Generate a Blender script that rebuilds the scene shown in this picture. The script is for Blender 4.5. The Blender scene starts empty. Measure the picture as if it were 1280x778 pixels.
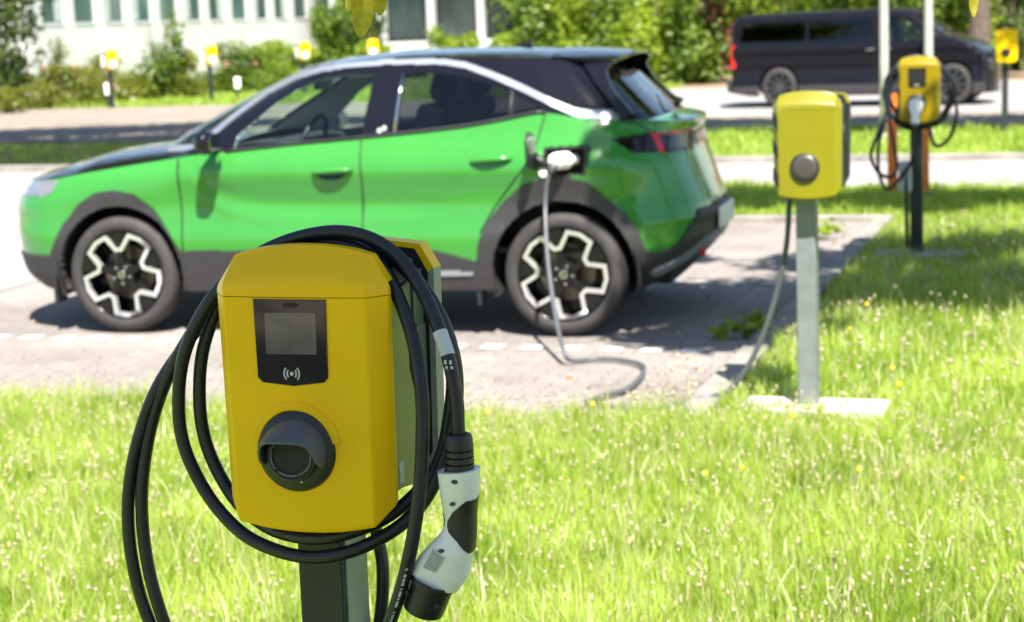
import bpy, bmesh, math, random
import numpy as np
from mathutils import Vector, Matrix

random.seed(7); RNG = np.random.default_rng(11)
PI = math.pi
scene = bpy.context.scene
COL = scene.collection

# ------------------------------------------------------------------ frames
LD = 0.3129                                    # bearing of the charger row
LV = Vector((math.sin(LD), math.cos(LD), 0)); VV = Vector((math.cos(LD), -math.sin(LD), 0))
def lot(u, v, z=0.0):
    p = LV * u + VV * v
    return Vector((p.x, p.y, z))
ROW_V = -1.111; ROW_U = 2.453; ROW_SP = 4.9195

# ------------------------------------------------------------------ helpers
def tag(o, label=None, cat=None, group=None, kind=None):
    if label: o['label'] = label
    if cat: o['category'] = cat
    if group: o['group'] = group
    if kind: o['kind'] = kind
    return o

def thing(name, label, cat, loc=(0, 0, 0), rotz=0.0, group=None):
    o = bpy.data.objects.new(name, None); COL.objects.link(o)
    o.location = loc; o.rotation_euler = (0, 0, rotz); o.empty_display_size = 0.1
    return tag(o, label, cat, group)

def mk(name, verts, faces, mat, parent=None, smooth=True, angle=35.0, bevel=0.0, loc=None, bang=25.0):
    me = bpy.data.meshes.new(name)
    verts = np.asarray(verts, dtype=np.float64)
    if isinstance(faces, np.ndarray):
        n, k = faces.shape
        me.vertices.add(len(verts)); me.vertices.foreach_set('co', verts.ravel())
        me.loops.add(n * k); me.loops.foreach_set('vertex_index', faces.astype(np.int32).ravel())
        me.polygons.add(n); me.polygons.foreach_set('loop_start', np.arange(n, dtype=np.int32) * k)
        me.update(calc_edges=True); me.validate()
    else:
        me.from_pydata([tuple(v) for v in verts], [], [tuple(f) for f in faces]); me.update()
    if smooth:
        me.polygons.foreach_set('use_smooth', [True] * len(me.polygons))
        if angle < 179: me.set_sharp_from_angle(angle=math.radians(angle))
    if mat is not None: me.materials.append(mat)
    o = bpy.data.objects.new(name, me); COL.objects.link(o)
    if parent is not None: o.parent = parent
    if loc is not None: o.location = loc
    if bevel > 0:
        b = o.modifiers.new('bevel', 'BEVEL'); b.width = bevel; b.segments = 2
        b.limit_method = 'ANGLE'; b.angle_limit = math.radians(bang)
    return o

class MB:
    """collects shapes for ONE mesh"""
    def __init__(s): s.v = []; s.f = []
    def add(s, vs, fs):
        n = len(s.v); s.v += [tuple(v) for v in vs]; s.f += [tuple(i + n for i in f) for f in fs]; return s
    def box(s, c, d, M=None):
        vs = [(c[0] + sx * d[0] / 2, c[1] + sy * d[1] / 2, c[2] + sz * d[2] / 2) for sz in (-1, 1) for sy in (-1, 1) for sx in (-1, 1)]
        if M is not None: vs = [M @ Vector(v) for v in vs]
        return s.add(vs, [(0, 2, 3, 1), (4, 5, 7, 6), (0, 1, 5, 4), (2, 6, 7, 3), (0, 4, 6, 2), (1, 3, 7, 5)])
    def prism(s, pts, a0, a1, axis='y', M=None):
        """outline pts (p,q); axis y: (x,z) outline extruded in y; axis z: (x,y) in z; axis x: (y,z) in x"""
        def P(p, a):
            return {'y': (p[0], a, p[1]), 'z': (p[0], p[1], a), 'x': (a, p[0], p[1])}[axis]
        n = len(pts); vs = [P(p, a0) for p in pts] + [P(p, a1) for p in pts]
        if M is not None: vs = [M @ Vector(v) for v in vs]
        fs = [tuple(range(n))[::-1], tuple(range(n, 2 * n))] + [(i, (i + 1) % n, n + (i + 1) % n, n + i) for i in range(n)]
        return s.add(vs, fs)
    def tube(s, pts, r, n=10, cap=True):
        pts = [Vector(p) for p in pts]; m = len(pts)
        rr = r if hasattr(r, '__len__') else [r] * m
        up = None; rings = []
        for i, p in enumerate(pts):
            t = (pts[min(i + 1, m - 1)] - pts[max(i - 1, 0)])
            t = t.normalized() if t.length > 1e-9 else Vector((0, 0, 1))
            if up is None:
                up = t.orthogonal().normalized()
            else:
                up = (up - t * up.dot(t)); up = up.normalized() if up.length > 1e-6 else t.orthogonal().normalized()
            w = t.cross(up)
            rings.append([p + (up * math.cos(2 * PI * k / n) + w * math.sin(2 * PI * k / n)) * rr[i] for k in range(n)])
        vs = [q for R in rings for q in R]; fs = []
        for i in range(m - 1):
            for k in range(n):
                a = i * n + k; b = i * n + (k + 1) % n
                fs.append((a, b, b + n, a + n))
        if cap: fs += [tuple(range(n))[::-1], tuple(range((m - 1) * n, m * n))]
        return s.add(vs, fs)
    def lathe(s, prof, n=32, M=None, axis='z', closed=False, cap=False):
        """prof: (r, h) list about the axis"""
        vs = []; m = len(prof)
        for k in range(n):
            a = 2 * PI * k / n; c, q = math.cos(a), math.sin(a)
            for r, h in prof:
                vs.append({'z': (r * c, r * q, h), 'y': (r * c, h, r * q), 'x': (h, r * c, r * q)}[axis])
        if M is not None: vs = [M @ Vector(v) for v in vs]
        fs = []
        for k in range(n):
            k2 = (k + 1) % n
            for j in range(m - 1 + (1 if closed else 0)):
                j2 = (j + 1) % m
                fs.append((k * m + j, k2 * m + j, k2 * m + j2, k * m + j2))
        if cap:
            if prof[0][0] > 1e-6: fs.append(tuple(k * m for k in range(n))[::-1])
            if prof[-1][0] > 1e-6: fs.append(tuple(k * m + m - 1 for k in range(n)))
        return s.add(vs, fs)
    def build(s, name, mat, parent=None, **k):
        me_o = mk(name, s.v, s.f, mat, parent, **k)
        bm = bmesh.new(); bm.from_mesh(me_o.data); bmesh.ops.remove_doubles(bm, verts=bm.verts, dist=1e-6)
        bmesh.ops.recalc_face_normals(bm, faces=bm.faces); bm.to_mesh(me_o.data); bm.free()
        if k.get('smooth', True) and k.get('angle', 35) < 179: me_o.data.set_sharp_from_angle(angle=math.radians(k.get('angle', 35.0)))
        return me_o

def smooth_path(pts, n=8):
    """Catmull-Rom through pts"""
    P = [Vector(p) for p in pts]; out = []
    for i in range(len(P) - 1):
        p0 = P[max(i - 1, 0)]; p1 = P[i]; p2 = P[i + 1]; p3 = P[min(i + 2, len(P) - 1)]
        for k in range(n):
            t = k / n
            out.append(0.5 * ((2 * p1) + (p2 - p0) * t + (2 * p0 - 5 * p1 + 4 * p2 - p3) * t * t + (3 * p1 - p0 - 3 * p2 + p3) * t ** 3))
    out.append(P[-1]); return out

def weld(o, d=1e-5):
    bm = bmesh.new(); bm.from_mesh(o.data); bmesh.ops.remove_doubles(bm, verts=bm.verts, dist=d); bm.to_mesh(o.data); bm.free(); return o

def copy_tree(o, parent=None):
    c = o.copy(); COL.objects.link(c); c.parent = parent
    for ch in [x for x in o.children]: copy_tree(ch, c)
    return c

# ------------------------------------------------------------------ materials
def new_mat(name):
    m = bpy.data.materials.new(name); m.use_nodes = True
    nt = m.node_tree; b = nt.nodes['Principled BSDF']
    return m, nt, b
def lin(c): return (c[0], c[1], c[2], 1.0)

def mat(name, col, rough=0.5, metal=0.0, var=0.12, scale=6.0, bump=0.0, bscale=60.0, coat=0.0, col2=None, detail=4.0, spec=None, rvar=0.0, coords='Object'):
    m, nt, b = new_mat(name)
    tc = nt.nodes.new('ShaderNodeTexCoord')
    nz = nt.nodes.new('ShaderNodeTexNoise'); nz.inputs['Scale'].default_value = scale; nz.inputs['Detail'].default_value = detail
    nt.links.new(tc.outputs[coords], nz.inputs['Vector'])
    rp = nt.nodes.new('ShaderNodeValToRGB')
    a = col; c2 = col2 if col2 else tuple(min(1, x * (1 + var)) for x in col)
    a = tuple(x * (1 - var) for x in col) if not col2 else col
    rp.color_ramp.elements[0].color = lin(a); rp.color_ramp.elements[1].color = lin(c2)
    rp.color_ramp.elements[0].position = 0.3; rp.color_ramp.elements[1].position = 0.7
    nt.links.new(nz.outputs['Fac'], rp.inputs['Fac']); nt.links.new(rp.outputs['Color'], b.inputs['Base Color'])
    b.inputs['Roughness'].default_value = rough; b.inputs['Metallic'].default_value = metal
    if coat: b.inputs['Coat Weight'].default_value = coat; b.inputs['Coat Roughness'].default_value = 0.04
    if spec is not None: b.inputs['Specular IOR Level'].default_value = spec
    if rvar:
        mr = nt.nodes.new('ShaderNodeMapRange'); mr.inputs['To Min'].default_value = max(0, rough - rvar); mr.inputs['To Max'].default_value = rough + rvar
        nt.links.new(nz.outputs['Fac'], mr.inputs['Value']); nt.links.new(mr.outputs['Result'], b.inputs['Roughness'])
    if bump:
        n2 = nt.nodes.new('ShaderNodeTexNoise'); n2.inputs['Scale'].default_value = bscale; n2.inputs['Detail'].default_value = 5
        nt.links.new(tc.outputs[coords], n2.inputs['Vector'])
        bp = nt.nodes.new('ShaderNodeBump'); bp.inputs['Strength'].default_value = bump; bp.inputs['Distance'].default_value = 0.01
        nt.links.new(n2.outputs['Fac'], bp.inputs['Height']); nt.links.new(bp.outputs['Normal'], b.inputs['Normal'])
    return m

def leaf_mat(name, c1, c2, trans=0.4, rough=0.45, scale=1.3, t_boost=1.6, spec=0.4, tcol=(1.05, 1.1, .5)):
    """two-tone leaf with light passing through it"""
    m, nt, b = new_mat(name)
    out = nt.nodes['Material Output']
    tc = nt.nodes.new('ShaderNodeTexCoord')
    nz = nt.nodes.new('ShaderNodeTexNoise'); nz.inputs['Scale'].default_value = scale; nz.inputs['Detail'].default_value = 8; nz.inputs['Roughness'].default_value = 0.7
    nt.links.new(tc.outputs['Object'], nz.inputs['Vector'])
    rp = nt.nodes.new('ShaderNodeValToRGB'); rp.color_ramp.elements[0].position = 0.35; rp.color_ramp.elements[1].position = 0.65
    rp.color_ramp.elements[0].color = lin(c1); rp.color_ramp.elements[1].color = lin(c2)
    nt.links.new(nz.outputs['Fac'], rp.inputs['Fac']); nt.links.new(rp.outputs['Color'], b.inputs['Base Color'])
    b.inputs['Roughness'].default_value = rough; b.inputs['Specular IOR Level'].default_value = spec
    tr = nt.nodes.new('ShaderNodeBsdfTranslucent')
    mx = nt.nodes.new('ShaderNodeMix'); mx.data_type = 'RGBA'; mx.blend_type = 'MULTIPLY'; mx.inputs['Factor'].default_value = 1.0
    nt.links.new(rp.outputs['Color'], mx.inputs['A']); mx.inputs['B'].default_value = (t_boost * tcol[0], t_boost * tcol[1], t_boost * tcol[2], 1)
    nt.links.new(mx.outputs['Result'], tr.inputs['Color'])
    ms = nt.nodes.new('ShaderNodeMixShader'); ms.inputs[0].default_value = trans
    nt.links.new(b.outputs[0], ms.inputs[1]); nt.links.new(tr.outputs[0], ms.inputs[2]); nt.links.new(ms.outputs[0], out.inputs['Surface'])
    return m

def glass_mat(name, tint, refl=1.0, rough=0.01):
    m, nt, b = new_mat(name)
    out = nt.nodes['Material Output']
    tr = nt.nodes.new('ShaderNodeBsdfTransparent'); tr.inputs['Color'].default_value = lin(tint)
    gl = nt.nodes.new('ShaderNodeBsdfGlossy'); gl.inputs['Roughness'].default_value = rough
    fr = nt.nodes.new('ShaderNodeFresnel')
    ge = nt.nodes.new('ShaderNodeNewGeometry'); io = nt.nodes.new('ShaderNodeMapRange')      # thin pane: same reflectance from both faces
    io.inputs['To Min'].default_value = 1.5; io.inputs['To Max'].default_value = 1 / 1.5
    nt.links.new(ge.outputs['Backfacing'], io.inputs['Value']); nt.links.new(io.outputs['Result'], fr.inputs['IOR'])
    ml = nt.nodes.new('ShaderNodeMath'); ml.operation = 'MULTIPLY'; ml.inputs[1].default_value = refl; ml.use_clamp = True
    nt.links.new(fr.outputs[0], ml.inputs[0])
    ms = nt.nodes.new('ShaderNodeMixShader'); nt.links.new(ml.outputs[0], ms.inputs[0])
    nt.links.new(tr.outputs[0], ms.inputs[1]); nt.links.new(gl.outputs[0], ms.inputs[2]); nt.links.new(ms.outputs[0], out.inputs['Surface'])
    nt.nodes.remove(b)
    return m

M = {}
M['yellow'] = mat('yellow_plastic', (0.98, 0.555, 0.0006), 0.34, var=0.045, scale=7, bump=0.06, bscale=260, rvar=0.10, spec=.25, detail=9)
M['lemon'] = mat('darkened_yellow_plastic', (0.205, 0.188, 0.001), 0.33, var=0.05, scale=9, rvar=0.03, spec=.9)  # copy of the station yellow, darkened for the sunlit second box
M['mustard'] = mat('shaded_yellow_plastic', (0.245, 0.18, 0.001), 0.3, var=0.05, scale=9)  # station yellow again, with the third box's part shade put into the colour
M['blackplastic'] = mat('black_plastic', (0.018, 0.019, 0.021), 0.42, var=0.2, bump=0.1, bscale=400, rvar=0.1)
M['stripe'] = mat('black_stripe', (0.012, 0.012, 0.012), 0.5)
M['glossblack'] = mat('gloss_black_panel', (0.012, 0.011, 0.011), 0.08, var=0.3, coat=0.5)
M['screen'] = mat('grey_screen', (0.115, 0.10, 0.092), 0.1, var=0.3, scale=14, coat=0.8)
M['icon'] = mat('pale_print', (0.55, 0.55, 0.55), 0.5, var=0.05)
M['socket'] = mat('socket_grey', (0.085, 0.098, 0.125), 0.34, var=0.12, scale=20, bump=0.08, bscale=500)
M['void'] = mat('dark_void', (0.006, 0.006, 0.007), 0.6)
M['lid'] = mat('brown_grey_lid', (0.052, 0.047, 0.043), 0.35, var=0.1)
M['olive'] = mat('grey_green_housing', (0.115, 0.145, 0.10), 0.13, var=0.08, rvar=0.05)
M['darkpanel'] = mat('dark_panel', (0.016, 0.02, 0.024), 0.4, var=0.15)
M['edgegrey'] = mat('light_grey_edge', (0.27, 0.28, 0.265), 0.45, var=0.08)
M['postdark'] = mat('dark_grey_post', (0.022, 0.027, 0.029), 0.5, var=0.15, scale=14, bump=0.05, bscale=200, rvar=0.08)
M['postside'] = mat('lit_grey_post_side', (0.30, 0.35, 0.29), 0.4, var=0.12, scale=8, rvar=0.08)  # lighter tone paints the light on the right face of the nearest post
M['postlight'] = mat('zinc_grey_post', (0.20, 0.22, 0.235), 0.42, 0.25, var=0.12, scale=14, rvar=0.1)
M['cable'] = mat('black_rubber_cable', (0.011, 0.0135, 0.019), 0.40, var=0.25, scale=18, bump=0.12, bscale=120, rvar=0.1)
M['greycable'] = mat('grey_rubber_cable', (0.085, 0.093, 0.108), 0.36, var=0.1, scale=8)
M['white'] = mat('white_plastic', (0.90, 0.89, 0.86), 0.35, var=0.05, scale=14, bump=0.05, bscale=300, rvar=0.06)
M['label'] = mat('paper_label', (0.55, 0.57, 0.57), 0.5, var=0.08, scale=60)
M['ink'] = mat('dark_ink', (0.06, 0.065, 0.07), 0.6)
M['concrete'] = mat('concrete', (0.42, 0.41, 0.385), 0.9, var=0.18, scale=5, bump=0.5, bscale=40)
M['kerb'] = mat('kerb_stone', (0.25, 0.232, 0.21), 0.9, var=0.25, scale=4, bump=0.5, bscale=50)
M['orange'] = mat('orange_plastic', (0.75, 0.17, 0.015), 0.45, var=0.1)
M['galv'] = mat('pale_pole_metal', (0.5, 0.5, 0.46), 0.45, 0.2, var=0.15, scale=8)
# ------------------------------------------------------------------ charging stations
def cover_rows():
    """front shell of the charging box, plan outline lofted in z; returns lower shell and lid (verts, faces)"""
    pl = [(-.131, .046), (-.131, .035), (-.105, .0045), (-.08, .0025), (-.055, .001), (-.027, .0003), (0, 0), (.027, .0003), (.055, .001), (.08, .0025), (.105, .0045), (.131, .035), (.131, .046)]
    zb = [.948, .945, .917, .912, .908, .9057, .905, .9057, .908, .912, .917, .945, .948]
    zt = [1.286, 1.289, 1.326, 1.3335, 1.338, 1.3408, 1.3415, 1.3408, 1.338, 1.3335, 1.326, 1.289, 1.286]
    SE = 1.268
    W = {.131: .1405, .105: .116}
    pl = [(math.copysign(W.get(abs(x), abs(x) * 1.1), x) - .0095, y) for x, y in pl]
    def loft(rows):
        n = len(pl); vs = []; fs = []
        for r in rows:
            for i, (x, y) in enumerate(pl):
                q, dy, sx = r
                yy = min(y + dy * (1 if 1 < i < n - 2 else .15), .0455) if q is not None else y
                z = (zb[i] + (SE - .0005 - zb[i]) * q) if r[3:] == () and q <= 1 else (SE + .0005 + (zt[i] - SE - .0005) * (q - 1))
                vs.append((x * sx, yy, z))
        for j in range(len(rows) - 1):
            for i in range(n - 1):
                a = j * n + i; fs.append((a, a + 1, a + 1 + n, a + n))
        return vs, fs, n
    # tapers slightly towards the bottom
    rows = [(0, .004, .968), (.02, .0, .972), (.5, 0, .985), (1, 0, 1.0)]
    v1, f1, n = loft(rows)
    f1.append(tuple(range(n))[::-1])
    # bottom edge return
    rows2 = [(1.00001, 0, 1.0)] + [(1 + q, d, 1 - .03 * q ** 3) for q, d in ((.16, .0001), (.28, .001), (.36, .0032), (.43, .0066), (.50, .0108), (.60, .0172), (.72, .0252), (.84, .0335), (.93, .0405), (1.0, .0455))]
    v2, f2, n = loft(rows2)
    b = (len(rows2) - 1) * n
    m = len(v2)
    for i in range(n):
        x, y, z = v2[b + i]; v2.append((x, .062, z + .001))
    for i in range(n - 1): f2.append((b + i, b + i + 1, m + i + 1, m + i))
    return (v1, f1), (v2, f2)

def arc_ring(mb, cx, cz, r0, r1, a0, a1, y0, y1, n=10):
    pts = [(cx + r1 * math.cos(a0 + (a1 - a0) * k / n), cz + r1 * math.sin(a0 + (a1 - a0) * k / n)) for k in range(n + 1)]
    pts += [(cx + r0 * math.cos(a1 + (a0 - a1) * k / n), cz + r0 * math.sin(a1 + (a0 - a1) * k / n)) for k in range(n + 1)]
    mb.prism(pts, y0, y1, 'y')

def charging_station(label, loc, rotz=-LD, yellow='yellow', display=True, opening='socket', stripes=False, post='postdark', backbox=True, group='yellow charging stations', side_post='postside', housing='olive', edge='edgegrey', screen='screen'):
    t = thing('charging_station', label, 'charging station', loc, rotz, group)
    Y = M[yellow]
    (v1, f1), (v2, f2) = cover_rows()
    mk('front_cover', v1, f1, Y, t, angle=22, bevel=.0025, bang=14)
    mk('cover_lid', v2, f2, Y, t, angle=33, bevel=.002, bang=36)
    # dark gap body + grey-green middle housing in two halves with an S seam
    h = MB(); h.prism([(-.108, .952), (.108, .952), (.112, .985), (.112, 1.275), (.09, 1.315), (-.09, 1.315), (-.112, 1.275), (-.112, .985)], .03, .20, 'y')
    h.build('inner_body', M['darkpanel'], t, angle=25, bevel=.002)
    for sx in (-1, 1):
        m = MB()
        X = [(.1135 * sx, 0), (.119 * sx, 0)]
        # side shells: outline in (y,z), S-curved joint
        m.prism([(.049, .965), (.158, .95), (.158, 1.10), (.142, 1.135), (.142, 1.17), (.158, 1.2), (.158, 1.272), (.049, 1.262)], X[0][0], X[1][0], 'x')
        m.prism([(.165, .947), (.205, .95), (.205, 1.285), (.165, 1.275), (.165, 1.203), (.149, 1.172), (.149, 1.137), (.165, 1.105)], X[0][0], X[1][0] * 1.02, 'x')
        m.prism([(.166, 1.10), (.203, 1.085), (.203, 1.20), (.166, 1.2), (.151, 1.17), (.151, 1.139)], X[1][0] * 1.02, X[1][0] * 1.05, 'x')
        m.build('side_housing', M[housing], t, angle=25, bevel=.002)
        s = MB(); s.box((sx * .1193, .085, .985), (.0006, .02, .034)); s.build('side_sticker', M['label'], t)
    # post
    p = MB(); p.box((-.033, .15, .5), (.076, .10, .98)); p.build('post', M[post], t, angle=25, bevel=.004)
    q = MB(); q.box((.0065, .153, .47), (.004, .084, .92)); q.build('post_side_face', M[side_post], t, angle=25, bevel=.001)  # right face of the post, laid on to take a tone of its own
    f = MB(); f.box((-.033, .15, .006), (.17, .19, .012)); f.build('foot_plate', M[post], t, bevel=.002)
    if backbox:
        o = [(-.139, .985), (-.112, .935), (.110, .935), (.136, .985), (.141, 1.285), (.119, 1.323), (.03, 1.333), (-.03, 1.333), (-.122, 1.323), (-.143, 1.285)]
        inn = [(x * .93, 1.14 + (z - 1.14) * .96) for x, z in o]
        b = MB(); b.prism(inn, .207, .232, 'y'); b.build('rear_panel', M['darkpanel'], t, angle=25, bevel=.002)
        # yellow rim of the rear shell: upper band; grey edge below
        for nm, idx, mm in (('rear_rim', [4, 5, 6, 7, 8, 9], Y), ('rear_edge', [9, 0, 1, 2, 3, 4], M[edge])):
            r = MB()
            for a, c in zip(idx[:-1], idx[1:]):
                r.prism([o[a], o[c], inn[c], inn[a]], .205, .238, 'y')
            r.build(nm, mm, t, angle=25)
        for x in (-.1, .1):
            s = MB(); s.lathe([(.0001, .2025), (.004, .203), (.0058, .205), (.0058, .208)], 14, Matrix.Translation((x, 0, 1.296)), 'y'); s.build('screw', M['socket'], t)
    if display:
        d = MB(); d.prism([(-.073, 1.2655), (.045, 1.2655), (.0425, 1.148), (.036, 1.1405), (-.014, 1.134), (-.064, 1.1385), (-.072, 1.146)], -.0018, .006, 'y')
        dp = d.build('display', M['glossblack'], t, angle=25, bevel=.0008)
        s = MB(); s.prism([(-.0545, 1.245), (.0285, 1.246), (.0265, 1.183), (-.0555, 1.1825)], -.0026, .0, 'y')
        s.build('screen', M[screen], dp)
        e = MB(); e.prism([(-.026, 1.2565), (-.02, 1.2605), (-.004, 1.2605), (.002, 1.2565), (-.004, 1.2535), (-.02, 1.2535)], -.0026, 0, 'y')
        e.build('light_sensor', M['void'], dp)
        w = MB(); cx, cz = -.0155, 1.153
        w.lathe([(.0001, -.0026), (.0031, -.0026), (.0031, 0)], 16, Matrix.Translation((cx, 0, cz)), 'y')
        for r in (.0075, .0125, .0172):
            if r > .016: continue
            for s0 in (0, PI): arc_ring(w, cx, cz, r - .0011, r + .0011, s0 - .78, s0 + .78, -.0026, -.0005)
        w.build('contactless_symbol', M['icon'], dp)
    sx, sz = -.016, 1.0365
    tilt = Matrix.Translation((sx, .0, sz)) @ Matrix.Rotation(math.radians(-5), 4, 'X')
    if opening == 'socket':
        e = MB(); arc_ring(e, sx, sz, .060, .074, .15, PI - .15, -.0022, .004, 22); e.build('socket_brow', Y, t, angle=25, bevel=.002)
        b = MB(); b.lathe([(.0001, -.010), (.040, -.0105), (.054, -.0085), (.0625, -.003), (.065, .003), (.065, .02)], 48, tilt, 'y')
        so = b.build('socket', M['blackplastic'], t, angle=30)
        # sloping visor: from an arc on the disc down to a flat-topped lip
        hd = MB(); n = 32; vs = []; fs = []
        lip = [(.047, -.022), (.046, -.008), (.041, .006), (.031, .0135), (.018, .0155), (-.018, .0155), (-.031, .0135), (-.041, .006), (-.046, -.008), (-.047, -.022)]
        LPv = smooth_path([(a_, 0, b_) for a_, b_ in lip], 6); m_ = len(LPv) - 1
        for k in range(n + 1):
            a = -.42 + (PI + .84) * k / n
            q = LPv[round(k / n * m_)]; B0 = Vector((.0525 * math.cos(a), 0, .0525 * math.sin(a) - .002)); L0 = Vector((q.x, 0, q.z))
            ln = .018 + .036 * max(0, math.cos(PI * (k / n - .5) * .96)) ** .7
            for (t_, sc_, yy) in ((0, 1, -.004), (.25, 1.03, -.012), (.6, 1.02, -ln * .72), (.93, 1.0, -ln), (1.0, .985, -ln), (1.0, .93, -ln + .001), (.6, .93, -ln * .72), (.25, .93, -.012), (0, .92, -.004)):
                p_ = B0.lerp(L0, t_ ** 1.15) * sc_; vs.append(tilt @ Vector((p_.x, yy, p_.z)))
        for k in range(n):
            for j in range(8):
                a = k * 9 + j; fs.append((a, a + 1, a + 10, a + 9))
        fs += [tuple(range(9)), tuple(n * 9 + j for j in range(9))[::-1]]
        hd.add(vs, fs); hd.build('socket_hood', M['socket'], so, angle=40)
        ri = MB(); ri.lathe([(.0415, -.008), (.0415, -.020), (.037, -.022), (.034, -.020), (.034, -.008)], 40, tilt @ Matrix.Translation((0, 0, -.006)), 'y'); ri.build('socket_ring', M['blackplastic'], so, angle=40)
        vo = MB()
        op = [(.031 * math.cos(a), .026 * math.sin(a) - .010) for a in [PI + PI * k / 16 for k in range(17)]] + [(.031, .002), (.022, .013), (-.022, .013), (-.031, .002)]
        vo.prism(op, -.0185, -.0150, 'y', tilt); vo.build('socket_opening', M['void'], so)
        r2 = MB()
        o2 = [(x * 1.09, z * 1.09) for x, z in op]
        for i in range(len(op)):
            j = (i + 1) % len(op); r2.prism([op[i], op[j], o2[j], o2[i]], -.0215, -.0150, 'y', tilt)
        r2.build('opening_rim', M['socket'], so, angle=40)
        sc = MB(); sc.lathe([(.0001, -.0105), (.0018, -.0105), (.002, -.008)], 10, tilt @ Matrix.Translation((.012, 0, -.048)), 'y'); sc.build('screw', M['icon'], so)
    else:
        b = MB(); b.lathe([(.0001, -.010), (.03, -.0095), (.048, -.007), (.052, -.003), (.052, .012)], 40, tilt, 'y')
        so = b.build('socket_lid', M['lid'], t, angle=40)
        r = MB(); r.lathe([(.052, -.002), (.0545, -.006), (.06, -.004), (.061, .004)], 40, tilt, 'y'); r.build('lid_ring', M['blackplastic'], so, angle=40)
    if stripes:
        # black diagonal bars on the left chamfer of the cover
        nrm = Vector((-.76, -.65, 0)).normalized()
        s = MB()
        for z0 in (.955, 1.07, 1.185):
            a = Vector((-.1250, .0035, 0)); c = Vector((-.1503, .0352, 0))
            off = nrm * .0012
            pts = [a + Vector((0, 0, z0)), c + Vector((0, 0, z0 + .028)), c + Vector((0, 0, z0 + .080)), a + Vector((0, 0, z0 + .052))]
            s.add([p + off for p in pts] + [p - off for p in pts], [(0, 1, 2, 3), (7, 6, 5, 4), (0, 4, 5, 1), (1, 5, 6, 2), (2, 6, 7, 3), (3, 7, 4, 0)])
        s.build('warning_stripes', M['stripe'], t, smooth=False)
    return t

def station_at(n, **k):
    return lot(ROW_U + ROW_SP * n, ROW_V)

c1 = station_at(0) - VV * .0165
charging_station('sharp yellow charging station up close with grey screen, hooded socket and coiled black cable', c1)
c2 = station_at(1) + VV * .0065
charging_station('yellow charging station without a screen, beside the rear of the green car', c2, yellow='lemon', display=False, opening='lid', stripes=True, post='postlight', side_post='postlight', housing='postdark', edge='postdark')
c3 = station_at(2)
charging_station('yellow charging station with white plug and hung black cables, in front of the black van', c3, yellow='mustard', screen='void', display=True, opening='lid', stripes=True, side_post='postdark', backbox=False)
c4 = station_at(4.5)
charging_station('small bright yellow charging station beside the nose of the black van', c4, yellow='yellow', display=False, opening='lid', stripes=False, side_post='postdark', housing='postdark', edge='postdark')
# concrete footings
for n, lab in ((1, 'pale concrete footing slab under the middle charging station'), (2, 'pale concrete footing slab under the cable hung charging station')):
    s = MB(); s.box((0, 0, .0), (.60, .26, .16)); o = s.build('concrete_footing', M['concrete'], None, bevel=.008)
    o.location = station_at(n) + LV * .13 + Vector((0, 0, -.045)); o.rotation_euler = (0, 0, -LD)
    tag(o, lab, 'footing', 'concrete footings')

# ---------------------------------------------------------------- coiled cable with its plug on the first station
CAB = [(0.2207,.02,1.0531),(0.2207,.02,1.085),(0.2195,.022,1.1158),(0.2074,.03,1.1734),(0.1825,.05,1.227),(0.1508,.07,1.2765),(0.1113,.085,1.3201),(0.0641,.09,1.3473),(0.0055,.09,1.3559),(-0.0684,.09,1.3423),(-0.1356,.085,1.3116),(-0.1838,.08,1.2694),(-0.2221,.075,1.2192),(-0.2503,.07,1.1585),(-0.2634,.07,1.0913),(-0.2612,.07,1.0268),(-0.2371,.065,.9692),(-0.1957,.055,.9176),(-0.1356,.04,.8788),(-0.0497,.028,.8603),(.0269,.028,.8698),(.0923,.05,.8986),(.1355,.075,.937),(.166,.088,.9935),(.187,.095,1.0604),(.195,.095,1.1349),(.182,.097,1.2025),(.150,.099,1.2634),(.1005,.105,1.3101),(.0487,.115,1.3338),(-.0172,.118,1.3411),(-.0918,.115,1.331),(-.1601,.108,1.2937),(-.2004,.1,1.2345),(-.2264,.09,1.1654),(-.2346,.085,1.0889),(-.2293,.085,1.0242),(-.2031,.08,.9657),(-.1595,.065,.9205),(-.0939,.045,.8926),(-.0097,.03,.8907),(.065,.05,.9109),(.1117,.085,.9408),(.156,.102,.9965),(.176,.108,1.0699),(.182,.112,1.1437),(.160,.118,1.2177),(.112,.13,1.2893),(.0371,.14,1.3277),(-.0426,.14,1.3329),(-.1249,.135,1.317),(-.1905,.125,1.2658),(-.2537,.11,1.1871),(-.3172,.1,1.1019),(-.3565,.09,1.0055),(-.3754,.085,.9128),(-.3724,.08,.8205),(-.3499,.08,.7206),(-.2936,.08,.609),(-.1843,.07,.5227),(-.0624,.035,.5284),(.0381,.015,.6411),(.1069,-.004,.7743),(.1418,-.008,.869),(.1608,-.002,.9608),(.1673,.008,1.0438),(.1662,.02,1.1263),(.1483,.04,1.2005),(.1195,.06,1.2632),(.0811,.085,1.3092),(.0262,.10,1.3345),(-.0601,.112,1.3384),(-.1433,.11,1.3066),(-.202,.105,1.251),(-.2762,.1,1.1549),(-.3263,.1,1.057),(-.349,.09,.9528),(-.3513,.085,.8605),(-.3361,.08,.7688),(-.3078,.09,.6725),(-.2335,.1,.579),(-.1157,.14,.5339),(-.0306,.22,.5891),(.0069,.20,.7067),(.0179,.195,.7856),(.011,.2,.8387),(-.0028,.19,.93)]
C1L = station_at(0)
cc = thing('coiled_cable', 'thick black charging cable looped around the nearest station, ending in a white plug', 'charging cable', C1L, -LD)
m = MB(); m.tube(smooth_path(CAB, 7), .0105, 14); m.build('cable', M['cable'], cc, angle=180)
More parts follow.
